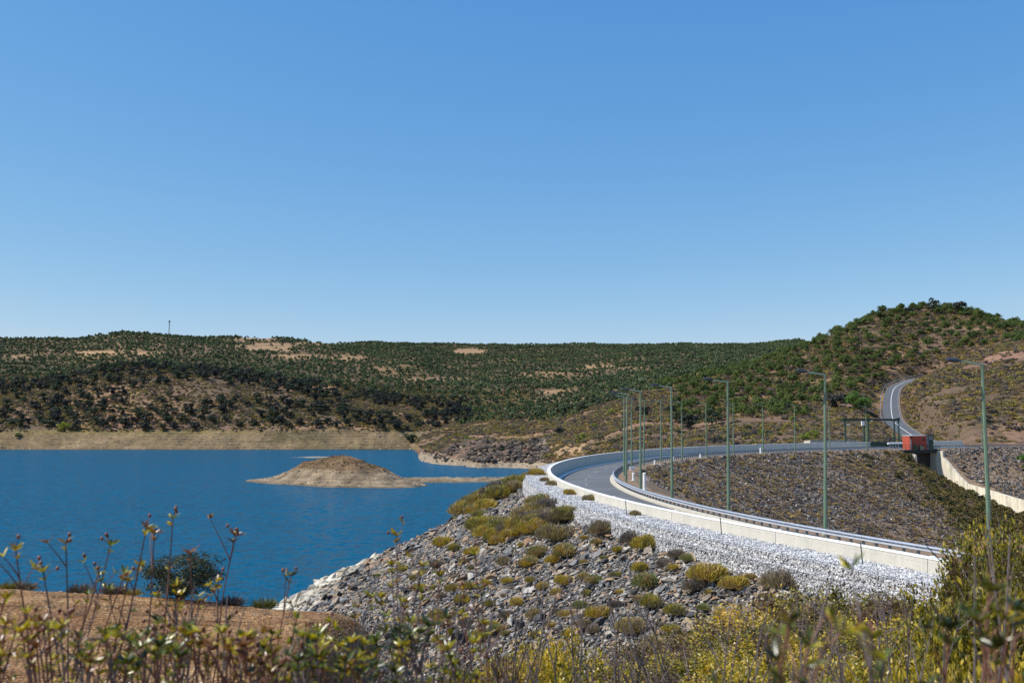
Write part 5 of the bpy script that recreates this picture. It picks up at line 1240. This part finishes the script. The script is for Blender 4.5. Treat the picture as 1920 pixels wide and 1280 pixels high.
def rockrose(base, stems, label, maxleaf=60, dens=1.0, group='rockrose shrubs in the left foreground'):
    """stems: list of tip positions (world); each stem rises from base to its tip"""
    r = empty('rockrose_shrub', base, 0, label, 'shrub', None)
    sm = MB(); place = []; caps = []
    for tip in stems:
        t = Vector(tip)-Vector(base); side = Vector((random.uniform(-.12, .12), random.uniform(-.1, .1), 0))
        b0 = Vector((random.uniform(-.25, .25), random.uniform(-.2, .2), -.05))
        P = []
        N = 9
        for i in range(N+1):
            f = i/N; q = b0.lerp(t, f)+side*math.sin(f*math.pi)+Vector((random.gauss(0, .008), random.gauss(0, .008), 0)); P.append(q)
        sm.tube(P, [.0055*(1-.7*i/N)+.001 for i in range(N+1)], 5)
        L_ = (t-b0).length
        def whorl(p, d, n, sc):
            for _ in range(n):
                a = random.uniform(0, 6.28); e1 = d.orthogonal().normalized(); e2 = d.cross(e1)
                v_ = (d*random.uniform(.35, 1.1)+(e1*math.cos(a)+e2*math.sin(a))*.75).normalized(); place.append((p, v_, sc*random.uniform(.7, 1.15)))
        d = (P[-1]-P[-2]).normalized(); whorl(P[-1], d, int(10*dens), 1.0); whorl(P[-1]-d*.03, d, int(4*dens), .9)
        for _ in range(random.choice((1, 2, 3))):
            e = Vector((random.uniform(-1, 1), random.uniform(-1, 1), random.uniform(.2, 1))).normalized(); cp = P[-1]+e*.055; sm.tube([P[-1], cp], .0014, 3); caps.append(cp)
        nb = int(L_*4.0*dens)
        for _ in range(nb):
            f = random.uniform(.35, .97); i = int(f*N); q = P[i].lerp(P[min(i+1, N)], f*N-i)
            dd = (P[min(i+1, N)]-P[i]).normalized(); a = random.uniform(0, 6.28)
            bd_ = (dd+Vector((math.cos(a), math.sin(a), .1))*.7).normalized(); bl = random.uniform(.05, .2); e = q+bd_*bl
            sm.tube([q, q+bd_*bl*.5+Vector((0, 0, .004)), e], [.003, .0022, .0014], 4); whorl(e, (bd_+Vector((0, 0, .5))).normalized(), random.randint(4, 8), .85)
            if random.random() < .25:
                cp = e+Vector((random.uniform(-.02, .02), random.uniform(-.02, .02), .03)); sm.tube([e, cp], .0013, 3); caps.append(cp)
    sm.build('stems', M['twig'] if random.random() < .5 else M['twigred'], r)
    random.shuffle(place)
    for (p, v_, sc) in place[:maxleaf]:
        o = link('leaf', random.choice(LEAVES), r); o.matrix_basis = Matrix.Translation(p) @ dir_mat(v_, random.uniform(-1, 1)) @ Matrix.Scale(sc, 4)
    if len(place) > maxleaf:
        V = []; Fq = []; 
        base_l = [(np.array([tuple(v.co) for v in l.vertices]), [tuple(p_.vertices) for p_ in l.polygons]) for l in LEAVES]
        b_ = 0
        for (p, v_, sc) in place[maxleaf:]:
            Mx = np.array(Matrix.Translation(p) @ dir_mat(v_, random.uniform(-1, 1)) @ Matrix.Scale(sc, 4)); lv, lf = random.choice(base_l)
            V.append(lv @ Mx[:3, :3].T+Mx[:3, 3]); Fq += [tuple(i+b_ for i in f) for f in lf]; b_ += len(lv)
        o = link('foliage', mesh('foliage', np.concatenate(V), np.array(Fq), M['rockrose']), r); o['kind'] = 'stuff'
    for cp in (caps[:9] if b_dist(base) > 2.5 else []):
        o = link('seed_capsule', CAP, r); o.location = cp; o.scale = (1, 1, 1.25)
    return r
def P3(u, v, Y_): return at(u, v, Y_)
def rr_from(u0, Y0, tips, label, maxleaf=60, dens=1.0):
    x_, _ = ray(u0, 1280); b = Vector((x_*Y0, Y0, float(near_z(x_*Y0, Y0)))); rockrose(b, [P3(u, v, Y_) for (u, v, Y_) in tips], label, maxleaf, dens)
random.seed(5)
rr_from(40, 3.6, [(30, 1032, 3.5), (18, 1120, 3.4), (45, 1150, 3.3), (10, 1230, 3.0)], 'rockrose stems at the far left edge of the foreground', 40)
rr_from(100, 3.8, [(128, 1018, 3.8), (90, 1072, 3.7), (75, 1165, 3.3), (140, 1200, 3.2)], 'rockrose with two slender stems left of the soil bench', 40)
rr_from(60, 4.2, [(215, 1022, 4.3), (190, 1078, 4.2), (165, 1115, 4.0), (225, 1075, 4.1)], 'leaning rockrose left of the tallest stem', 50)
rr_from(170, 4.0, [(323, 972, 4.1), (272, 990, 4.0), (292, 1000, 4.1), (265, 1060, 4.0), (240, 1090, 4.0)], 'tallest rockrose stem rising over the lake on the left', 60)
rr_from(300, 4.2, [(436, 1005, 4.3), (410, 1090, 4.2), (352, 1040, 4.2), (330, 1100, 4.1), (372, 1130, 4.0)], 'rockrose in front of the dark shrub', 80, 1.3)
rr_from(330, 3.4, [(300, 1165, 3.5), (270, 1190, 3.4), (345, 1180, 3.4), (380, 1200, 3.3), (255, 1220, 3.2)], 'leafy low rockrose below the dark shrub', 70, 1.4)
rr_from(480, 4.3, [(540, 1080, 4.5), (430, 1160, 4.2), (505, 1190, 4.0), (545, 1160, 4.2)], 'thin rockrose standing at the water corner', 50, .9)
rr_from(470, 3.3, [(440, 1230, 3.3), (490, 1215, 3.3), (520, 1250, 3.2), (400, 1245, 3.2)], 'low leafy rockrose at the bottom left of centre', 60, 1.5)
rr_from(610, 4.2, [(665, 1160, 4.2), (600, 1185, 4.1), (640, 1210, 3.9), (690, 1120, 4.4), (570, 1220, 3.8)], 'rockrose in front of the soil and stones boundary', 70, 1.3)
rr_from(700, 4.4, [(742, 1005, 4.6), (735, 1060, 4.5), (720, 1120, 4.4), (785, 1060, 4.5), (760, 1130, 4.3)], 'tall dark rockrose in front of the riprap', 90, 1.6)
rr_from(740, 3.8, [(790, 1110, 4.0), (820, 1080, 4.2), (770, 1170, 3.9), (800, 1190, 3.8), (700, 1200, 3.7), (740, 1220, 3.6)], 'bushy rockrose left of the yellow bushes', 110, 1.8)
rr_from(860, 4.3, [(890, 1040, 4.6), (905, 1105, 4.5), (870, 1150, 4.4), (840, 1160, 4.2), (900, 1170, 4.2)], 'sparse rockrose standing over the riprap centre', 60, 1.0)
rr_from(130, 2.9, [(110, 1180, 2.9), (60, 1230, 2.8), (160, 1240, 2.8), (200, 1215, 2.9)], 'rockrose at the bottom left corner', 60, 1.3)
rr_from(620, 2.9, [(560, 1240, 2.9), (600, 1230, 2.9), (650, 1240, 2.9), (700, 1250, 2.9), (740, 1260, 2.8)], 'low rockrose at the bottom edge left of the yellow bushes', 80, 1.8)
random.seed(15)
for (u0, Y0, v0, lab) in ((20, 3.0, 1190, 'dense low rockrose at the bottom left edge'), (190, 3.2, 1195, 'dense low rockrose in front of the tallest stem'), (290, 2.9, 1215, 'dense low rockrose under the bare leaning twigs'), (390, 3.1, 1180, 'dense low rockrose right of the dark shrub'), (450, 3.0, 1225, 'dense low rockrose below the water corner'), (540, 3.3, 1215, 'dense low rockrose on the soil right of the water corner'), (640, 3.1, 1210, 'dense low rockrose in front of the big brown boulder'), (740, 3.2, 1180, 'dense low rockrose left of the grey twig fan'), (820, 3.2, 1225, 'dense low rockrose left of the yellow thicket')):
    rr_from(u0, Y0, [(u0+random.uniform(-70, 70), v0+random.uniform(-25, 50), Y0+random.uniform(-.2, .2)) for _ in range(10)], lab, 60, 1.5)
# bare twiggy fans
def twigs(u0, Y0, tips, label):
    x_, _ = ray(u0, 1280); b = Vector((x_*Y0, Y0, float(near_z(x_*Y0, Y0)))); r = empty('dead_shrub', b, 0, label, 'dead shrub'); m = MB()
    for (u, v, Y_) in tips:
        t = P3(u, v, Y_)-b; sd_ = Vector((random.uniform(-.15, .15), 0, 0)); P = [Vector((0, 0, 0)).lerp(t, i/8)+sd_*math.sin(i/8*3.14)+Vector((random.gauss(0, .01), random.gauss(0, .01), 0)) for i in range(9)]
        m.tube(P, [.008*(1-.8*i/8)+.001 for i in range(9)], 5)
        for _ in range(9):
            i = random.randint(2, 7); a = P[i]; d = (P[i+1]-P[i]).normalized()+Vector((random.uniform(-.7, .7), random.uniform(-.5, .5), random.uniform(-.2, .3))); d.normalize(); l_ = random.uniform(.1, .35)
            m.tube([a, a+d*l_*.5, a+d*l_+Vector((0, 0, .03))], [.0035, .0025, .001], 4)
    m.build('branches', M['twig'], r)
twigs(780, 4.4, [(870, 1110, 5), (900, 1080, 5), (850, 1150, 4.8), (820, 1120, 4.8), (930, 1120, 5), (880, 1180, 4.6)], 'bare grey twig fan leaning over the stones')
twigs(250, 3.4, [(330, 1120, 3.6), (360, 1150, 3.6), (300, 1190, 3.4), (420, 1120, 3.7)], 'bare leaning twigs left of centre')
twigs(1060, 5.0, [(1000, 1060, 5.4), (1035, 1080, 5.3), (1060, 1030, 5.5), (1090, 1100, 5.2)], 'thin bare stems rising in front of the riprap')
twigs(1330, 4.0, [(1500, 1110, 4.6), (1560, 1080, 4.8), (1450, 1160, 4.4)], 'thick grey twig slanting over the yellow bushes')
twigs(1870, 3.2, [(1850, 960, 3.6), (1880, 1000, 3.5), (1820, 1040, 3.6)], 'dark bare stems in the right-hand bush')
random.seed(31)
for (u0, Y0, v0, lab) in ((960, 5.5, 1110, 'bare grey stems at the left end of the yellow thicket'), (1240, 6.5, 1130, 'bare grey stems under the middle of the gabions'), (1400, 6.0, 1150, 'tangle of dead grey twigs in the middle of the thicket'), (1580, 6.0, 1120, 'tall dead twigs in front of the gabion end'), (1720, 5.5, 1110, 'dead twigs left of the right-hand bush'), (1150, 5.0, 1190, 'low dead twigs at the bottom centre'), (1500, 4.6, 1200, 'low dead twigs at the bottom right of centre')):
    twigs(u0, Y0, [(u0+random.uniform(-90, 90), v0+random.uniform(-20, 80), Y0+random.uniform(-.4, .6)) for _ in range(7)], lab)
# dense bushes
YB = [bush_me(M['yellowbush'], 13000, .025) for _ in range(4)]; BB = [bush_me(M['brownbush'], 11000, .025) for _ in range(3)]
def stems_me():
    m = MB()
    for _ in range(26):
        a = random.uniform(0, 6.28); e = random.uniform(.3, .95); z = random.uniform(.4, .95); m.tube([(0, 0, -.1), (math.cos(a)*e*.4, math.sin(a)*e*.4, z*.5), (math.cos(a)*e*.9, math.sin(a)*e*.9, z)], [.012, .008, .003], 4)
    return m.me('stems', M['twig'])
STM = [stems_me() for _ in range(3)]
def fbush(u, vtop, Y_, R_, kind, label):
    x_, _ = ray(u, 1200); g = float(near_z(x_*Y_, Y_)); ztop = at(u, vtop, Y_).z; h = max(.35, ztop-g)
    r = empty('yellow_bush' if kind == 'y' else 'brown_bush', (x_*Y_, Y_, g), random.uniform(0, 6.28), label, 'bush'); 
    r.scale = (R_, R_, min(h, 1.9*R_)/1.05); r.location.z = ztop-min(h, 1.9*R_); link('foliage', random.choice(YB if kind == 'y' else BB), r); link('stems', random.choice(STM), r)
random.seed(11)
FB = [(1640, 1108, 15, 1.6, 'b'), (1560, 1085, 17, 1.6, 'y'), (1700, 1130, 14, 1.6, 'b'), (1500, 1100, 18, 1.5, 'b'), (1780, 1150, 13, 1.3, 'b'), (1440, 1120, 15, 1.5, 'y'), (1600, 1130, 12, 1.3, 'b'), (1880, 1090, 12, 1.2, 'y'),
 (1350, 1165, 13, 1.3, 'b'), (1420, 1165, 12, 1.2, 'y'), (1500, 1150, 13, 1.3, 'y'), (1680, 1150, 11, 1.2, 'y'), (1290, 1190, 12, 1.2, 'b'), (1560, 1175, 10, 1.1, 'b'), (1230, 1205, 11, 1.1, 'b'), (1620, 1190, 9.5, 1.1, 'y'),
 (1160, 1215, 10.5, 1.0, 'b'), (1370, 1200, 10, 1.0, 'b'), (1460, 1195, 9.5, 1.0, 'y'), (1740, 1180, 9.5, 1.1, 'y'), (1300, 1225, 9, .9, 'y'), (1060, 1170, 10, .8, 'y'), (960, 1180, 10, .85, 'y'), (1010, 1190, 9, .8, 'y'), (900, 1205, 9, .7, 'b'),
 (1100, 1225, 9, .8, 'y'), (1200, 1240, 8, .8, 'b'), (1540, 1220, 8, .9, 'y'), (1410, 1240, 7.6, .8, 'y'), (1660, 1225, 8, .9, 'y'), (1000, 1235, 7.6, .7, 'b'), (1850, 1150, 9, 1.1, 'y'), (1120, 1250, 7, .7, 'y'), (920, 1245, 7, .6, 'y'), (1260, 1255, 6.6, .7, 'y'),
 (1350, 1258, 6, .6, 'b'), (1480, 1250, 6.4, .7, 'y'), (1580, 1255, 6.2, .7, 'b'), (1720, 1230, 6.6, .8, 'y'), (860, 1262, 6.4, .5, 'y'), (780, 1270, 6, .5, 'b'), (1040, 1262, 6, .6, 'y'), (1900, 1120, 8, 1.0, 'y'), (1800, 1210, 6, .7, 'b'), (1180, 1268, 5.6, .6, 'y'), (1660, 1262, 5.4, .6, 'y'),
 (1880, 968, 9, .6, 'y'), (1925, 945, 9, .75, 'y'), (1850, 1040, 9, .5, 'y'), (1895, 1015, 8, .6, 'y'), (1925, 985, 9.5, .9, 'y'), (1890, 1050, 8.5, .6, 'y'), (1900, 1060, 7, .9, 'y'), (1940, 960, 10, 1.3, 'y'), (1960, 1050, 7, 1.0, 'b'), (1860, 1110, 7.4, .75, 'y'), (2050, 1000, 9, 1.3, 'b'), (1900, 1180, 5.5, .8, 'y'), (1800, 1160, 8, .9, 'y'), (1960, 1200, 4.5, .8, 'y'),
 (700, 1275, 7, .6, 'b'), (1760, 1265, 4.8, .6, 'y')]
WH = lambda u, v: ('in the right corner' if u > 1790 else 'below the right end of the gabions' if u > 1600 else 'right of the riprap' if u > 1380 else 'below the riprap' if u > 1080 else 'left of the foreground thicket')
for (u, v, Y_, R_, kd) in FB:
    far_ = 'further back' if Y_ > 11 else 'in the middle row' if Y_ > 8 else 'in the front row'
    far_ += ', low one' if v > 1200 else ', left one' if int(u) % 100 < 50 else ', right one'
    fbush(u, v-4, Y_, R_, kd, ('yellow-green leafy bush %s, %s' if kd == 'y' else 'rust brown bush %s, %s') % (WH(u, v), far_))
    COL.objects[-1]['group'] = 'foreground bushes' if False else ''
for o in list(COL.objects):
    if o.name.startswith(('yellow_bush', 'brown_bush')): o['group'] = 'low bushes of the foreground thicket'
    elif o.get('group') == '': del o['group']
# blurred near sprigs in the lower right
random.seed(9)
rr_from(1850, 1.8, [(1870, 1110, 1.8), (1840, 1170, 1.75), (1905, 1150, 1.8), (1790, 1180, 1.85), (1880, 1220, 1.7)], 'large out-of-focus rockrose sprig in the lower right corner', 60, 1.3)
rr_from(1480, 1.6, [(1475, 1165, 1.6), (1500, 1215, 1.55), (1450, 1240, 1.5)], 'blurred green sprig at the bottom, right of centre', 30, .9)
rr_from(1640, 1.7, [(1640, 1195, 1.7), (1660, 1240, 1.6)], 'small blurred sprig between the two larger near ones', 20, .8)
print('objects', len(bpy.data.objects))
